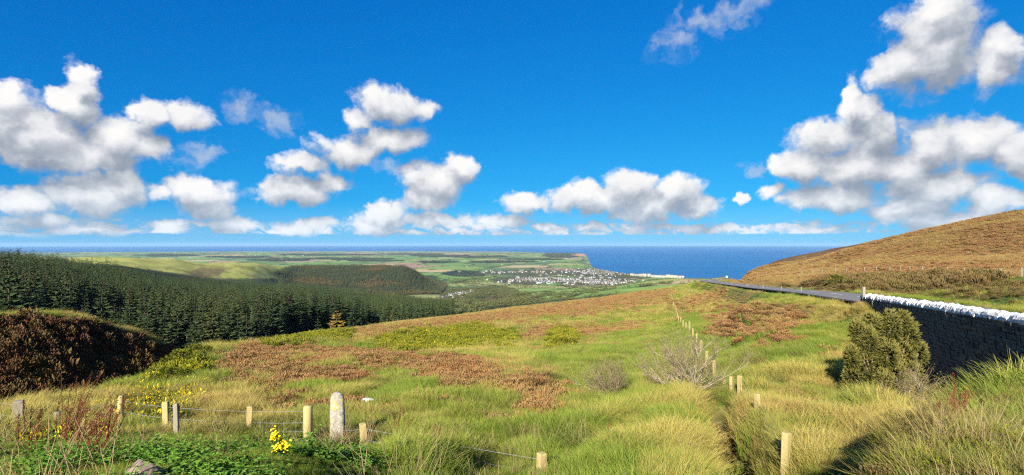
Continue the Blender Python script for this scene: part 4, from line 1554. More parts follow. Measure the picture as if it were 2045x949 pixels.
def house_mesh(name, w, d, h, rh, wall, roof, wings=0, chim=True):
    b = Bits()
    def box(x0, x1, y0, y1, z0, z1, m):
        v = [(x0, y0, z0), (x1, y0, z0), (x1, y1, z0), (x0, y1, z0), (x0, y0, z1), (x1, y0, z1), (x1, y1, z1), (x0, y1, z1)]
        b.add(v, [(0, 1, 5, 4), (1, 2, 6, 5), (2, 3, 7, 6), (3, 0, 4, 7), (4, 5, 6, 7)], None, m)
    def gable(x0, x1, y0, y1, z0, rise, e=.35):
        ym = (y0 + y1) / 2
        b.add([(x0, y0, z0), (x0, y1, z0), (x0, ym, z0 + rise)], [(0, 1, 2)], None, 0)
        b.add([(x1, y0, z0), (x1, y1, z0), (x1, ym, z0 + rise)], [(1, 0, 2)], None, 0)
        b.add([(x0 - e, y0 - e, z0 - .25), (x1 + e, y0 - e, z0 - .25), (x1 + e, ym, z0 + rise + .1), (x0 - e, ym, z0 + rise + .1)], [(0, 1, 2, 3)], None, 1)
        b.add([(x0 - e, y1 + e, z0 - .25), (x1 + e, y1 + e, z0 - .25), (x1 + e, ym, z0 + rise + .1), (x0 - e, ym, z0 + rise + .1)], [(1, 0, 3, 2)], None, 1)
    box(-w / 2, w / 2, -d / 2, d / 2, -2, h, 0)
    gable(-w / 2, w / 2, -d / 2, d / 2, h + .01, rh)
    if chim:
        box(w / 2 - 1.1, w / 2 - .2, -.4, .4, h, h + rh + 1.0, 0)
    for s_ in range(int(h // 2.6)):
        zz = .9 + s_ * 2.6
        k = -w / 2 + 1.2
        while k < w / 2 - 1.6:
            b.add([(k, -d / 2 - .04, zz), (k + 1.1, -d / 2 - .04, zz), (k + 1.1, -d / 2 - .04, zz + 1.3), (k, -d / 2 - .04, zz + 1.3)], [(0, 1, 2, 3)], None, 2)
            k += 2.4
    return raw_mesh(name, b.v, b.f, [wall, roof, M_glass], None, b.m)


HOUSES = [house_mesh('house', 11, 8, 5.2, 2.6, M_white, M_slate), house_mesh('house', 9, 8, 5.2, 2.8, M_white, M_tile), house_mesh('house', 16, 8, 5.4, 2.8, M_white, M_slate),
          house_mesh('house', 10, 9, 3.2, 2.4, M_cream, M_tile), house_mesh('house', 22, 8.5, 5.6, 2.6, M_white, M_slate)]
R_ = random.Random(21)
clusters = [  # column, row, half width, half height, how many, what stands there, group
    (1075, 561, 62, 5, 60, 'white house with slate roof among trees in the western part of the seaside town', 'houses on the western side of the town'),
    (1180, 563, 75, 6, 95, 'white house with slate roof on the near edge of the seaside town by the fields', 'houses on the near edge of the town'),
    (1050, 545, 80, 4, 32, 'small white house in the treed outskirts on the far side of the town', 'houses in the far outskirts of the town'),
    (1205, 545, 65, 7, 88, 'white house in the dense streets of the seaside town near the shore', 'houses in the dense town by the shore'),
    (912, 592, 26, 6, 16, 'white cottage in the wooded valley village below the moor', 'cottages of the valley village')]
for cx, cy, rx, ry, n, lab, grp in clusters:
    k = 0
    tries = 0
    while k < n and tries < n * 20:
        tries += 1
        a, q = R_.gauss(0, .5), R_.gauss(0, .5)
        px_, py_ = cx + rx * a, cy + ry * q
        if grp.startswith('cottages'):
            py_ = cy - (px_ - cx) * .32 + R_.uniform(-2, 2)
        x_, y_, z_ = seen(px_, py_)
        if z_ < -228.6 or y_ < 900 or y_ > 6000:
            continue
        w = _hash(np.array([math.floor(x_ / 130)]), np.array([math.floor(y_ / 130)]), 77)[0]
        if w < .35:
            continue
        o = bpy.data.objects.new('house', HOUSES[R_.randrange(5)])
        link(o)
        o.location = (x_ + R_.uniform(-20, 20), y_ + R_.uniform(-40, 40) * (y_ / 4000), z_)
        o.location.z = float(ground(np.array([o.location.x]), np.array([o.location.y]))[0]) + .3
        o.rotation_euler.z = (w * 2.2) + R_.choice((0, 0, math.pi / 2)) + R_.uniform(-.15, .15)
        o.scale = [R_.uniform(.8, 1.15)] * 3
        o['label'], o['category'], o['group'] = lab, 'house', grp
        k += 1
HOTEL = [house_mesh('hotel', 24, 14, 13, 3, M_cream, M_slate), house_mesh('hotel', 30, 14, 11, 3, M_white, M_slate), house_mesh('hotel', 18, 13, 15, 3, M_cream, M_slate)]
for k in range(13):
    px_ = 1264 + k * 7.8 + R_.uniform(-2.2, 2.2)
    d = 3560 - (px_ - 1268) * 1.9
    x_, y_, z_ = at(px_, d)
    o = bpy.data.objects.new('seafront_hotel', HOTEL[R_.randrange(3)])
    link(o)
    o.location = (x_, y_, max(z_, -228.5))
    o.rotation_euler.z = R_.uniform(-.25, .1)
    o.scale = [R_.uniform(1.1, 1.5)] * 3
    o['label'], o['category'], o['group'] = 'tall cream painted terrace building on the seafront beside the sea', 'building', 'tall buildings along the seafront'
R_ = random.Random(31)
for k in range(20):
    px_, py_ = R_.uniform(330, 1150), 500 + abs(R_.gauss(0, 1)) * 16 + 4
    x_, y_, z_ = seen(px_, py_)
    if y_ < 3000 or z_ < -228 or y_ > 14000:
        continue
    o = bpy.data.objects.new('farmhouse', HOUSES[R_.randrange(5)])
    link(o)
    o.location = (x_, y_, z_)
    o.rotation_euler.z = R_.uniform(-.5, .5)
    o.scale = [1.0 + y_ / 12000] * 3
    o['label'], o['category'], o['group'] = 'lone white farmhouse out on the patchwork of the far plain', 'house', 'white farmhouses on the far plain'

# more roofs than can be told apart, at the back of the streets
pts = []
R_ = random.Random(41)
for cx, cy, rx, ry, n, lab, grp in clusters[:4]:
    for _ in range(n * 2):
        px_, py_ = cx + rx * R_.gauss(0, .55), cy + ry * R_.gauss(0, .55)
        x_, y_, z_ = seen(px_, py_)
        if z_ < -228.6 or y_ < 1900 or y_ > 6000:
            continue
        if _hash(np.array([math.floor(x_ / 110)]), np.array([math.floor(y_ / 110)]), 78)[0] > .42:
            pts.append((x_ + R_.uniform(-20, 20), y_ + R_.uniform(-50, 50), z_ + .2))
n = len(pts)
rot = np.zeros((n, 3))
rot[:, 2] = rng.choice([0.2, 1.1, 1.77, 2.6], n) + rng.normal(0, .1, n)
scatter('town_houses', pts, rot, np.repeat(rng.uniform(.75, 1.05, n)[:, None], 3, 1), rng.integers(0, 5, n), HOUSES,
        label='mass of small white houses packed between the streets of the town', category='houses')


# ================================================================== the stone wall by the road
def rubble(name, mat, rnd, cuts=1, jit=.10):
    """A rough block of unit size."""
    V = []
    for zz in (-.5, .5):
        for xx, yy in ((-.5, -.5), (0, -.5), (.5, -.5), (.5, .5), (0, .5), (-.5, .5)):
            V.append((xx + rnd.uniform(-jit, jit), yy + rnd.uniform(-jit, jit) * .8, zz + rnd.uniform(-jit, jit)))
    Fs = [(5, 4, 3, 2, 1, 0), (6, 7, 8, 9, 10, 11)] + [(k, (k + 1) % 6, 6 + (k + 1) % 6, 6 + k) for k in range(6)]
    # a bulged middle on the two long faces
    me = raw_mesh(name, V, Fs, [mat])
    return me


def cope(name, mat, rnd):
    """Upright coping stone: foot on z=0, rounded irregular crest, unit sized."""
    prof = [(-.5, 0), (-.52, .45), (-.40, .78), (-.12, rnd.uniform(.92, 1.06)), (.16, rnd.uniform(.88, 1.0)), (.42, .70), (.52, .40), (.5, 0)]
    V, Fs = [], []
    n = len(prof)
    for s_ in (-.5, .5):
        for a, b2 in prof:
            V.append((a + rnd.uniform(-.05, .05), s_ * (1 - .25 * (b2 > .8)) + rnd.uniform(-.05, .05), b2 + rnd.uniform(-.05, .05) * (b2 > 0)))
    Fs.append(tuple(range(n)))
    Fs.append(tuple(range(2 * n - 1, n - 1, -1)))
    for k in range(n):
        Fs.append((k, n + k, n + (k + 1) % n, (k + 1) % n))
    return raw_mesh(name, V, Fs, [mat])


def stone_mat(name, stops, spots):
    m, T, out = new_mat(name)
    oi = T.node('ShaderNodeObjectInfo')
    tc = T.node('ShaderNodeTexCoord')
    n = T.noise(tc.outputs['Object'], 3.0, 6, .65)
    c = T.ramp(oi.outputs['Random'], stops)
    c = T.mix(1.0, c, T.math('ADD', .55, T.math('MULTIPLY', n, .9)), 'MULTIPLY')
    g = T.node('ShaderNodeNewGeometry')
    li = T.smooth(T.noise(g.outputs['Position'], 7.0, 4, .6), .57, .66)
    c = T.mix(T.math('MULTIPLY', li, .6), c, spots)
    pbr(T, out, c, .95, .12, bump(T, n, .9, .03))
    return m


M_stone = stone_mat('dark_rubble_stone', [(0, (.075, .055, .038)), (.4, (.125, .092, .062)), (.7, (.17, .13, .09)), (1, (.10, .085, .07))], (.24, .22, .16, 1))
M_core = flat_mat('wall_core', (.05, .046, .042), 1, .05, .3, 3)
M_wash = stone_mat('whitewash', [(0, (.62, .61, .58)), (.5, (.70, .69, .66)), (1, (.56, .55, .51))], (.40, .39, .35, 1))
R_ = random.Random(51)
stone_src = [rubble('stone', M_stone, R_) for _ in range(7)]
cope_src = [cope('coping_stone', M_wash, R_) for _ in range(6)]
wd = np.array([WALL_DIR, 1.0]) / math.hypot(WALL_DIR, 1.0)
wn = np.array([-wd[1], wd[0]])                       # out of the face that looks at us (to the left)
wall_len = (WALL_D1 - WALL_D0) / wd[1]
ang = math.atan2(wd[1], wd[0])


def wpt(s_, off):
    d = WALL_D0 + s_ * wd[1]
    return np.array([wall_x(d), d]) + wn * off, d


wp0, _ = wpt(0, 0)
wall = empty('stone_wall', (float(wp0[0]), float(wp0[1]), wall_top(WALL_D0) - 1.2), label='dark rubble stone wall with whitewashed upright coping beside the road', category='wall')
wall.rotation_euler.z = ang                          # local x runs along the wall, y out of the shaded face
oz = wall.location.z


def foot(s_):
    q, d = wpt(s_, .55)
    return float(ground(np.array([q[0]]), np.array([q[1]]))[0]) - .25


b = Bits()
ns = 24
for k in range(ns + 1):
    s_ = wall_len * k / ns
    q, d = wpt(s_, 0)
    zt = wall_top(d) - .33 - oz
    b.add([(s_, .19, foot(s_) - oz), (s_, .19, zt), (s_, -.19, zt), (s_, -.19, foot(s_) - oz)], [])
for k in range(ns):
    o = 4 * k
    for a in range(3):
        b.f.append((o + a, o + a + 1, o + 4 + a + 1, o + 4 + a))
        b.m.append(0)
b.f.append((0, 1, 2, 3))
b.m.append(0)
b.f.append((4 * ns + 3, 4 * ns + 2, 4 * ns + 1, 4 * ns))
b.m.append(0)
cm = b.mesh('core', [M_core])
mesh_obj('core', cm, [], wall)
blocks = []
s_lo = (16.5 - WALL_D0) / wd[1]
course = 0
hz = .33
while hz < 4.3:
    ch = R_.uniform(.12, .23)
    s_ = s_lo + R_.uniform(0, .3)
    while s_ < wall_len - .1:
        L = R_.uniform(.2, .62)
        L = min(L, wall_len - s_)
        q, d = wpt(s_ + L / 2, 0)
        zt = wall_top(d) - hz
        if zt - ch > foot(s_ + L / 2) - .1:
            blocks.append((s_ + L / 2, zt - ch / 2, L * .95, ch * .93 * R_.uniform(.85, 1.05), d))
        s_ += L
    hz += ch
# the far end of the wall
hz = .33
while hz < 2.4:
    ch = R_.uniform(.14, .23)
    hz += ch
blocks.sort(key=lambda t: t[4])
rest = Bits()
for k, (s_, zc, L, ch, d) in enumerate(blocks):
    dep = R_.uniform(.13, .19)
    yy = .19 + R_.uniform(.0, .035)
    me = stone_src[R_.randrange(7)]
    rx, rz = R_.uniform(-.06, .06), R_.uniform(-.05, .05)
    if k < 298:
        o = bpy.data.objects.new('stone', me)
        link(o, wall)
        o.location = (s_, yy, zc - oz)
        o.scale = (L, dep, ch)
        o.rotation_euler = (rx, rz, rz)
    else:
        base = len(rest.v)
        for v in me.vertices:
            c = v.co
            rest.v.append((s_ + c.x * L, yy + c.y * dep, zc - oz + c.z * ch + c.x * L * rz))
            rest.h.append(0)
        for pf in me.polygons:
            rest.f.append(tuple(base + i for i in pf.vertices))
            rest.m.append(0)
if rest.v:
    mesh_obj('far_stones', rest.mesh('far_stones', [M_stone]), [], wall, kind='stuff')
s_ = .1
while s_ < wall_len - .1:
    w = R_.uniform(.16, .38)
    q, d = wpt(s_ + w / 2, 0)
    o = bpy.data.objects.new('coping_stone', cope_src[R_.randrange(6)])
    link(o, wall)
    o.location = (s_ + w / 2, R_.uniform(-.02, .03), wall_top(d) - .345 - oz)
    o.rotation_euler = (R_.uniform(-.07, .07), R_.uniform(-.05, .05), math.pi / 2 + R_.uniform(-.12, .12))
    o.scale = (R_.uniform(.44, .54), w * .95, R_.uniform(.29, .42))
    s_ += w


# ================================================================== fences
M_post = flat_mat('post_timber', (.38, .30, .13), .9, .15, .22, 7.0, .01)
M_grey = flat_mat('weathered_timber', (.25, .22, .16), .95, .1, .28, 8.0, .01)
M_wire = flat_mat('fence_wire', (.36, .37, .38), .5, .5, .1, 3)


def post_mesh(name, mat, w, h, rnd, round_=False):
    b = Bits()
    n = 10 if round_ else 4
    t = [rnd.uniform(-.01, .01) for _ in range(4)]
    rr = w / 2 * (1 if round_ else 1.35)
    b.tube([(0, 0, -.6), (t[0], t[1], h * .5), (t[2], t[3], h - .02), (t[2], t[3], h)], [rr, rr * .99, rr * .98, rr * .84], n)
    return b.mesh(name, [mat], round_)


def fence(label, posts, strands, netting=False, name='wire_fence', anchor=0):
    """posts: (column, distance, width, top row or None, height or None, material, round). The wires follow the post line."""
    base = [at(q[0], q[1]) for q in posts]
    f = empty(name, base[anchor], label=label, category='fence')
    O = Vector(base[anchor])
    tops = []
    for q, g in zip(posts, base):
        h = q[4] if q[3] is None else -(q[3] - HY) / F * q[1] - g[2]
        rnd = R_
        me = post_mesh('post', q[5], q[2], max(h, .35), rnd, q[6])
        o = bpy.data.objects.new('post', me)
        link(o, f)
        o.location = Vector(g) - O
        o.rotation_euler = (R_.uniform(-.04, .04), R_.uniform(-.04, .04), R_.uniform(0, .5))
        tops.append(Vector(g) - O + Vector((0, 0, max(h, .35))))
    for drop in strands:
        b = Bits()
        pts = []
        for k in range(len(tops)):
            pts.append(tops[k] - Vector((0, 0, drop)))
            if k + 1 < len(tops):
                pts.append((tops[k] + tops[k + 1]) / 2 - Vector((0, 0, drop + .015)))
        b.tube(pts, .0035, 3, cap=False)
        mesh_obj('wire', b.mesh('wire', [M_wire]), [], f)
    if netting:
        b = Bits()
        for k in range(len(tops) - 1):
            a, c = tops[k], tops[k + 1]
            m = max(1, int((c - a).length / .3))
            for i in range(m):
                q = a.lerp(c, i / m)
                b.tube([q - Vector((0, 0, .35)), q - Vector((0, 0, 1.0))], .002, 3, cap=False)
        mesh_obj('stay_wires', b.mesh('stay_wires', [M_wire]), [], f, kind='stuff')
    return f


R_ = random.Random(61)
G, P_ = M_grey, M_post
fence('post and wire fence below the left foreground with one stout round strainer', [
    (-70, 11.3, .10, None, 1.0, G, False), (35, 11.5, .18, 800, None, G, False), (115, 12.4, .11, 822, None, G, False), (240, 12.2, .13, 790, None, P_, True),
    (330, 12.0, .12, 803, None, P_, False), (497, 12.0, .12, 812, None, P_, False), (615, 11.4, .20, 810, None, P_, True)], (.12, .38, .58, .78), True, anchor=6)
fence('short post and wire fence running from the upright stone into the centre foreground', [
    (682, 11.3, .06, 850, None, G, False), (725, 11.0, .13, 845, None, P_, False), (1080, 8.6, .13, 930, None, P_, False)], (.12, .35, .55), True, anchor=1)
line = [(1569, 8.5, .115, 865, None), (1513, 13.5, .11, 787, None), (1477, 18, .12, 750, None), (1461, 19, .11, 752, None), (1446, 20.5, .12, 757, None)] + [
    (q, d, .12, None, h) for q, d, h in ((1426, 25, 1.15), (1410, 30.5, 1.15), (1399, 36, 1.2), (1391, 42, 1.2), (1384, 47, 1.2), (1377, 52, 1.2), (1370, 58, 1.2),
                                     (1364, 64, 1.2), (1359, 70, 1.2), (1355, 77, 1.2), (1352, 85, 1.25), (1350, 95, 1.25), (1348, 108, 1.2), (1345, 122, 1.2),
                                     (1343, 138, 1.2), (1341, 155, 1.2), (1340, 175, 1.2), (1341, 198, 1.2))]
fence('long line of pale wooden posts and wire running away across the middle of the moor', [q + (P_, False) for q in line], (.10, .32, .52, .74), False, anchor=4)
fence('far fence of small posts crossing the green slope beyond the moor crest', [
    (q, d, .13, None, 1.3, G, False) for q, d in ((1382, 150), (1376, 162), (1369, 175), (1362, 190), (1355, 206), (1348, 222), (1341, 240), (1336, 258))], (.15, .5), False)
fence('wire fence of grey posts along the foot of the brown hillside above the road', [
    (q, d, .13, None, 1.15, G, False) for q, d in ((2040, 60), (2000, 63), (1960, 66), (1925, 72), (1891, 78), (1865, 83), (1842, 87), (1817, 92), (1798, 96), (1777, 100), (1750, 106), (1726, 112), (1711, 116),
                                     (1690, 121), (1669, 126), (1642, 134), (1623, 140), (1602, 147), (1585, 153), (1568, 160), (1549, 168), (1530, 176), (1512, 184), (1494, 194))], (.12, .42, .7), False)
fence('low fence of small posts along the near verge of the far road bend', [
    (q, d, .09, None, .65, G, False) for q, d in ((1600, 63), (1560, 75), (1524, 91), (1491, 108), (1461, 132))], (.1, .3), False)


def lone_post(label, px_, d, w, top, mat, round_=True):
    g = at(px_, d)
    h = -(top - HY) / F * d - g[2]
    o = mesh_obj('wooden_post', post_mesh('wooden_post', mat, w, h, R_, round_), [], None, label=label, category='post')
    o.location = g
    return o


lone_post('tall grey wooden post at the far end of the whitewashed wall', 1725, 38.6, .22, 573, M_grey)
lone_post('short wooden stake in front of the far end of the whitewashed wall', 1743, 36.0, .16, 594, M_grey)
lone_post('split grey stake leaning beside the fence in the left foreground', 350, 11.2, .09, 806, M_grey, False)
lone_post('thin twin stake close against the split grey stake', 355, 11.3, .06, 811, M_grey, False)


# ---- the standing stone gatepost and loose stones
def boulder(name, mat, sx, sy, sz, rnd, seed, cut=None, sub=3):
    import bmesh
    bm = bmesh.new()
    bmesh.ops.create_icosphere(bm, subdivisions=sub, radius=1)
    for v in bm.verts:
        c = v.co
        k = 1 + (fbm(np.array([c.x * 1.3 + seed]), np.array([c.y * 1.3 + c.z * 1.7]), seed, 3)[0] - .5) * .5
        v.co = Vector((c.x * sx * k, c.y * sy * k, c.z * sz * k))
    me = bpy.data.meshes.new(name)
    bm.to_mesh(me)
    bm.free()
    me.materials.append(mat)
    return me


def lichen_mat():
    m, T, out = new_mat('lichened_stone')
    tc = T.node('ShaderNodeTexCoord')
    P = tc.outputs['Object']
    n = T.noise(P, 9, 6, .65)
    col = T.ramp(n, [(.3, (.14, .12, .10)), (.5, (.30, .27, .22)), (.7, (.46, .43, .36))])
    li = T.smooth(T.noise(P, 5.5, 4, .6), .55, .62)
    col = T.mix(T.math('MULTIPLY', li, .85), col, (.38, .34, .10, 1))
    wh = T.smooth(T.noise(P, 7.3, 3, .6), .60, .66)
    col = T.mix(T.math('MULTIPLY', wh, .7), col, (.60, .58, .50, 1))
    pbr(T, out, col, .95, .15, bump(T, n, .8, .03))
    return m


M_lichen = lichen_mat()
g = at(673, 11.6)
hgt = -(784 - HY) / F * 11.6 - g[2]
b = Bits()
rg = []
for zz, ww, ox in ((-.4, 1.06, 0), (0, 1.04, 0), (.3, 1.0, .01), (.6, .97, .0), (.85, .95, .005), (.93, .82, .0), (.98, .60, -.02), (1.0, .25, -.03)):
    q = []
    for k in range(10):
        a = 2 * math.pi * k / 10
        sx_ = abs(math.cos(a)) ** .55 * math.copysign(1, math.cos(a)) * .165
        sy_ = abs(math.sin(a)) ** .55 * math.copysign(1, math.sin(a)) * .12
        q.append((sx_ * ww + ox + R_.uniform(-.008, .008), sy_ * ww + R_.uniform(-.008, .008), zz * hgt + R_.uniform(-.012, .012)))
    rg.append(q)
b.v = [v for q in rg for v in q]
b.h = [0] * len(b.v)
for i in range(len(rg) - 1):
    for k in range(10):
        b.f.append((i * 10 + k, i * 10 + (k + 1) % 10, (i + 1) * 10 + (k + 1) % 10, (i + 1) * 10 + k))
b.f.append(tuple(range(len(rg) * 10 - 10, len(rg) * 10)))
b.m = [0] * len(b.f)
o = mesh_obj('stone_gatepost', b.mesh('stone_gatepost', [M_lichen], True), [], None, label='upright lichened stone gatepost with a rounded top beside the round strainer post', category='gatepost')
o.location = g
o.rotation_euler.z = .25
g = at(284, 4.45)
o = mesh_obj('rock', boulder('rock', flat_mat('brown_rock', (.24, .18, .13), .95, .15, .35, 9, .02), .19, .20, .30, R_, 3, sub=2), [], None,
             label='brown angular rock poking up at the bottom edge in the lush grass', category='rock')
o.location = (g[0], g[1], -(921 - HY) / F * 4.45 - .27)
g = at(733, 19.5)
o = mesh_obj('pale_stone', boulder('pale_stone', flat_mat('pale_rock', (.62, .58, .52), .9, .2, .15, 6, .01), .26, .16, .09, R_, 7, sub=3), [], None,
             label='flat pale stone lying in the green grass behind the stone gatepost', category='stone')
o.location = (g[0], g[1], g[2] + .22)

# ---- small sign at the far bend
g = at(1451, 222)
sg = empty('road_sign', g, label='small white road sign on a post at the far bend of the road', category='sign')
b = Bits()
b.tube([(0, 0, -.3), (0, 0, 1.6)], .05, 6)
mesh_obj('post', b.mesh('post', [M_grey]), [], sg)
b = Bits()
b.add([(-.45, -.03, 1.1), (.45, -.03, 1.1), (.45, -.03, 1.9), (-.45, -.03, 1.9), (-.45, .03, 1.1), (.45, .03, 1.1), (.45, .03, 1.9), (-.45, .03, 1.9)],
      [(0, 1, 2, 3), (5, 4, 7, 6), (0, 4, 5, 1), (1, 5, 6, 2), (2, 6, 7, 3), (3, 7, 4, 0)])
pl_ = mesh_obj('plate', b.mesh('plate', [M_wash]), [], sg)
pl_.location.y = -.06


# ================================================================== shrubs
def twigs(rnd, n_main, height, spread, depth, r0, lean=(0, 0)):
    """Bare branching shrub: returns (stout limbs, fine twigs)."""
    thick, fine = Bits(), Bits()
    tips = []

    def grow_(p0, dr, L, r, lev):
        pts = [p0]
        d_ = dr.copy()
        for k in range(3):
            d_ = (d_ + Vector((rnd.gauss(0, .16), rnd.gauss(0, .16), rnd.gauss(.05, .1)))).normalized()
            pts.append(pts[-1] + d_ * L / 3)
        (thick if r > .009 else fine).tube(pts, [r, r * .85, r * .7, r * .5], 4 if r > .009 else 3, cap=False)
        tips.append(pts[-1])
        if lev <= 0:
            return
        for _ in range(rnd.choice((2, 3, 3))):
            k = rnd.choice((1, 2, 3))
            nd = (d_ + Vector((rnd.gauss(0, .5), rnd.gauss(0, .5), rnd.gauss(.12, .3)))).normalized()
            grow_(pts[k], nd, L * rnd.uniform(.6, .85), r * .58, lev - 1)
    for _ in range(n_main):
        a = rnd.uniform(0, 6.283)
        q = rnd.uniform(.2, 1) * spread
        dr = Vector((math.cos(a) * q + lean[0], math.sin(a) * q + lean[1], 1)).normalized()
        grow_(Vector((math.cos(a) * .08, math.sin(a) * .08, -.1)), dr, height * .42, r0 * rnd.uniform(.7, 1.1), depth)
    return thick, fine, tips


M_twig = flat_mat('pale_bark', (.30, .25, .18), .9, .1, .2, 4)
M_twig2 = flat_mat('grey_brown_twig', (.22, .165, .10), .95, .1, .2, 4)


def bare_shrub(label, px_, d, height, spread, n_main, depth, rnd, leaves=0, lean=(0, 0), squash=1.0):
    g = at(px_, d)
    t = empty('bare_shrub', g, label=label, category='shrub')
    th, fi, tips = twigs(rnd, n_main, height, spread, depth, .034 * height / 2, lean)
    t.scale = (1, 1, squash)
    mesh_obj('branches', th.mesh('branches', [M_twig], True), [], t)
    mesh_obj('twigs', fi.mesh('twigs', [M_twig2]), [], t)
    if leaves:
        V, Q, H = [], [], []
        for q in tips:
            for _ in range(leaves):
                c = q + Vector((rnd.gauss(0, .1), rnd.gauss(0, .1), rnd.gauss(-.03, .1)))
                a = Vector((rnd.gauss(0, 1), rnd.gauss(0, 1), rnd.gauss(.4, 1))).normalized()
                s2 = a.cross(Vector((rnd.gauss(0, 1), rnd.gauss(0, 1), rnd.gauss(0, 1)))).normalized()
                L = rnd.uniform(.03, .06)
                o = len(V)
                V += [c - s2 * L * .3, c + s2 * L * .3, c + a * L]
                H += [.2, .2, 1]
                Q.append((o, o + 1, o + 2))
        mesh_obj('leaves', raw_mesh('leaves', V, np.array(Q), [veg_mat('dull_leaf', [(.10, .10, .035)], [(.22, .19, .07)], .2)], H), [], t)
    return t


R_ = random.Random(71)
bare_shrub('wide bare shrub with pale branches beside the middle of the post fence', 1376, 19.5, 2.7, 1.6, 13, 5, R_, 1, (-.25, 0))
bare_shrub('dense brown twiggy bush alone in the green centre of the moor', 1215, 20.0, 1.7, 1.0, 18, 4, R_, 2)
bare_shrub('bare grey shrub with pale branching limbs right in front of the big gorse bush', 1800, 15.4, 1.75, .9, 8, 4, R_, 1)


def gorse_bush(label, px_, d, rx, ry, h, n, rnd, lobes, mat=None, group=None, leaf=.13, name='gorse_bush'):
    g = at(px_, d)
    t = empty(name, g, label=label, category='bush')
    if group:
        t['group'] = group
    mat = mat or M_gorse
    V, Q, H = [], [], []
    for _ in range(n):
        lx, ly, lz, lr = rnd.choice(lobes)
        dv = Vector((rnd.gauss(0, 1), rnd.gauss(0, 1), rnd.gauss(.15, 1))).normalized()
        rad = lr * rnd.uniform(.72, 1.08)
        c = Vector((lx * rx + dv.x * rad * rx, ly * ry + dv.y * rad * ry, max(.03, (lz + dv.z * rad * .8) * h)))
        L = leaf * rnd.uniform(.6, 1.5)
        for k in range(3):
            dr = (dv * .8 + Vector((rnd.gauss(0, .5), rnd.gauss(0, .5), rnd.gauss(.35, .4)))).normalized()
            sd = dr.cross(Vector((rnd.gauss(0, 1), rnd.gauss(0, 1), rnd.gauss(0, 1)))).normalized()
            o = len(V)
            V += [c - sd * L * .2, c + sd * L * .2, c + dr * L]
            hh = .25 + .3 * dv.z
            H += [max(0, hh), max(0, hh), min(1, hh + .6)]
            Q.append((o, o + 1, o + 2))
    b = Bits()
    for lx, ly, lz, lr in lobes:
        b.tube([(lx * rx * .15, ly * ry * .15, -.1), (lx * rx * .6, ly * ry * .6, lz * h * .5), (lx * rx, ly * ry, lz * h)], [.05, .035, .02], 5, cap=False)
    mesh_obj('stems', b.mesh('stems', [M_twig2], True), [], t)
    mesh_obj('foliage', raw_mesh('foliage', V, np.array(Q), [mat], H), [], t)
    return t


M_gorse_dark = veg_mat('dark_gorse', [(.03, .04, .010)], [(.19, .17, .045)], .1)
big_lobes = [(0, 0, .42, .34), (-.55, -.1, .42, .26), (.5, .1, .46, .28), (-.25, .1, .76, .22), (.12, -.05, .80, .22), (.66, .1, .70, .22), (-.72, 0, .22, .24), (.0, -.35, .25, .28),
             (.52, .1, .84, .16), (-.5, -.2, .66, .18), (.5, -.3, .22, .26), (-.15, -.4, .52, .20), (-.62, .05, .74, .16), (.85, .0, .50, .17), (-.85, -.1, .48, .13), (-.3, -.5, .2, .2)]
gorse_bush('large dark gorse bush growing against the far part of the stone wall', 1765, 18.0, 1.42, 1.1, 3.15, 6600, R_, big_lobes, M_gorse_dark, None, .12)
gorse_bush('dark round bush on the verge across the road from the wall end', 1668, 82, 1.5, 1.2, 1.9, 900, R_, big_lobes[:6], M_gorse_dark, None, .22)
for px_, d, w_, h_ in ((365, 32, 1.9, 1.15), (338, 27, 1.4, .9), (392, 36, 1.4, .9)):
    gorse_bush('rounded green gorse bush on the crest above the left gully', px_, d, w_ * .8, w_ * .7, h_, 900, R_, big_lobes[:8], None, 'gorse bushes on the left crest', .12)
gorse_bush('single yellow green gorse bush in front of the heather strip in mid moor', 1120, 57, 1.9, 1.3, 1.3, 800, R_, big_lobes[:8], None, None, .16)


# ---- ragwort, dock stalks
def ragwort(px_, d):
    g = at(px_, d)
    t = empty('ragwort', g, label='yellow flowering ragwort plant at the bottom edge below the fence', category='flower')
    st, lf, fl = Bits(), Bits(), Bits()
    rnd = R_
    for _ in range(9):
        a = rnd.uniform(0, 6.28)
        H_ = rnd.uniform(.16, .36)
        tip = Vector((math.cos(a) * rnd.uniform(.02, .10), math.sin(a) * rnd.uniform(.02, .09), H_))
        st.tube([(0, 0, -.05), tip * .5, tip], [.006, .005, .003], 4, cap=False)
        for k in range(6):
            f_ = rnd.uniform(.2, .9)
            c = tip * f_
            aa = rnd.uniform(0, 6.28)
            dr = Vector((math.cos(aa), math.sin(aa), .3)).normalized()
            sd = dr.cross(Vector((0, 0, 1)))
            lf.add([c, c + dr * .04 + sd * .014, c + dr * .09, c + dr * .04 - sd * .014], [(0, 1, 2, 3)], [.3, .8, 1, .8])
        for k in range(13):
            c = tip + Vector((rnd.gauss(0, .022), rnd.gauss(0, .022), rnd.gauss(.0, .02)))
            nrm = Vector((rnd.gauss(0, .4), rnd.gauss(-.4, .4), 1)).normalized()
            u_ = nrm.cross(Vector((1, 0, 0))).normalized()
            v_ = nrm.cross(u_)
            r_ = rnd.uniform(.012, .019)
            ring = [c + (u_ * math.cos(q * 1.2566) + v_ * math.sin(q * 1.2566)) * r_ for q in range(5)]
            fl.add(ring + [c + nrm * .008], [(0, 1, 5), (1, 2, 5), (2, 3, 5), (3, 4, 5), (4, 0, 5)])
    mesh_obj('stems', st.mesh('stems', [M_weed]), [], t)
    mesh_obj('leaves', lf.mesh('leaves', [M_weed]), [], t)
    mesh_obj('flowers', fl.mesh('flowers', [flat_mat('ragwort_yellow', (.82, .60, .02), .8, .1, .1, 9)]), [], t)


ragwort(560, 5.6)


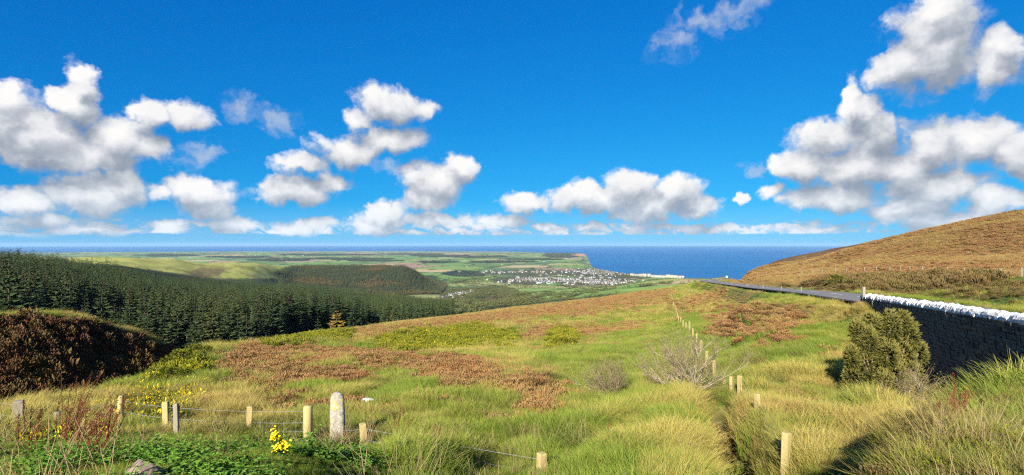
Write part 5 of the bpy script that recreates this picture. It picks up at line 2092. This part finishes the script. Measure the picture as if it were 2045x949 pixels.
def dock(label, group, px_, d, h, n):
    g = at(px_, d)
    t = empty('dock_plant', g, label=label, category='plant')
    if group:
        t['group'] = group
    st, sd_ = Bits(), Bits()
    rnd = R_
    for _ in range(n):
        a = rnd.uniform(0, 6.28)
        q = [Vector((rnd.uniform(-.12, .12), rnd.uniform(-.1, .1), -.05))]
        dr = Vector((.28 + math.cos(a) * .22, math.sin(a) * .22, 1)).normalized()
        L = h * rnd.uniform(.65, 1.1)
        for k in range(4):
            q.append(q[-1] + (dr + Vector((rnd.gauss(0, .06), rnd.gauss(0, .06), 0))) * L / 4)
        st.tube(q, [.007, .006, .005, .004, .002], 4, cap=False)
        for k in range(46):
            f_ = rnd.uniform(.42, 1) * 3.99
            i = int(f_)
            c = q[i].lerp(q[i + 1], f_ - i) + Vector((rnd.gauss(0, .012), rnd.gauss(0, .012), 0))
            r_ = rnd.uniform(.006, .011)
            sd_.add([c + Vector((-r_, 0, 0)), c + Vector((0, -r_, r_ * .5)), c + Vector((r_, 0, 0)), c + Vector((0, r_, r_ * 1.4))], [(0, 1, 3), (1, 2, 3), (0, 3, 2)], [.3, .6, .6, 1])
    mesh_obj('stems', st.mesh('stems', [M_dock]), [], t)
    mesh_obj('seed_heads', sd_.mesh('seed_heads', [M_dock]), [], t)


dock('tall red brown dock stalks leaning right in front of the left fence', None, 125, 9.0, 1.35, 16)
for px_, d, h_, n_, lab in ((190, 6.5, .85, 12, 'red brown dock stalks in the lush grass nearest the brown rock'), (160, 5.6, .7, 9, 'short red brown dock stalks at the bottom edge, left of the brown rock'),
                            (60, 6.5, .7, 7, 'sparse red brown dock stalks below the grey weathered post at far left')):
    dock(lab, 'docks in the left foreground', px_, d, h_, n_)
for px_, d, h_ in ((790, 9.6, 1.0), (853, 9.4, .8), (1200, 10.2, .7)):
    dock('thin rusty dock stalk at the bottom of the central grass', 'docks in the centre foreground', px_, d, h_, 3)
for px_, d, h_ in ((1500, 9.4, .8), (1530, 8.8, .7), (1890, 9.0, .9), (1905, 8.2, .8), (1875, 7.8, .7)):
    dock('rusty dock stalks in the dry grass of the lower right', 'docks in the right foreground', px_, d, h_, 6)

# ================================================================== the air
def haze():
    x0, x1, y0, y1, z0, z1 = -60000, 60000, -60000, 60000, -246, 60
    V = [(x0, y0, z0), (x1, y0, z0), (x1, y1, z0), (x0, y1, z0), (x0, y0, z1), (x1, y0, z1), (x1, y1, z1), (x0, y1, z1)]
    me = raw_mesh('haze', V, [(3, 2, 1, 0), (4, 5, 6, 7), (0, 1, 5, 4), (1, 2, 6, 5), (2, 3, 7, 6), (3, 0, 4, 7)])
    m = bpy.data.materials.new('thin_air')
    m.use_nodes = True
    T = NT(m.node_tree)
    T.n.clear()
    out = T.node('ShaderNodeOutputMaterial')
    v = T.node('ShaderNodeVolumePrincipled')
    v.inputs['Color'].default_value = (.42, .67, 1.0, 1)
    v.inputs['Density'].default_value = 1.9e-5
    T.l.new(v.outputs[0], out.inputs['Volume'])
    o = mesh_obj('haze', me, [m], None, kind='stuff', label='thin blue air over the plain and the sea', category='haze')
    return o


haze()
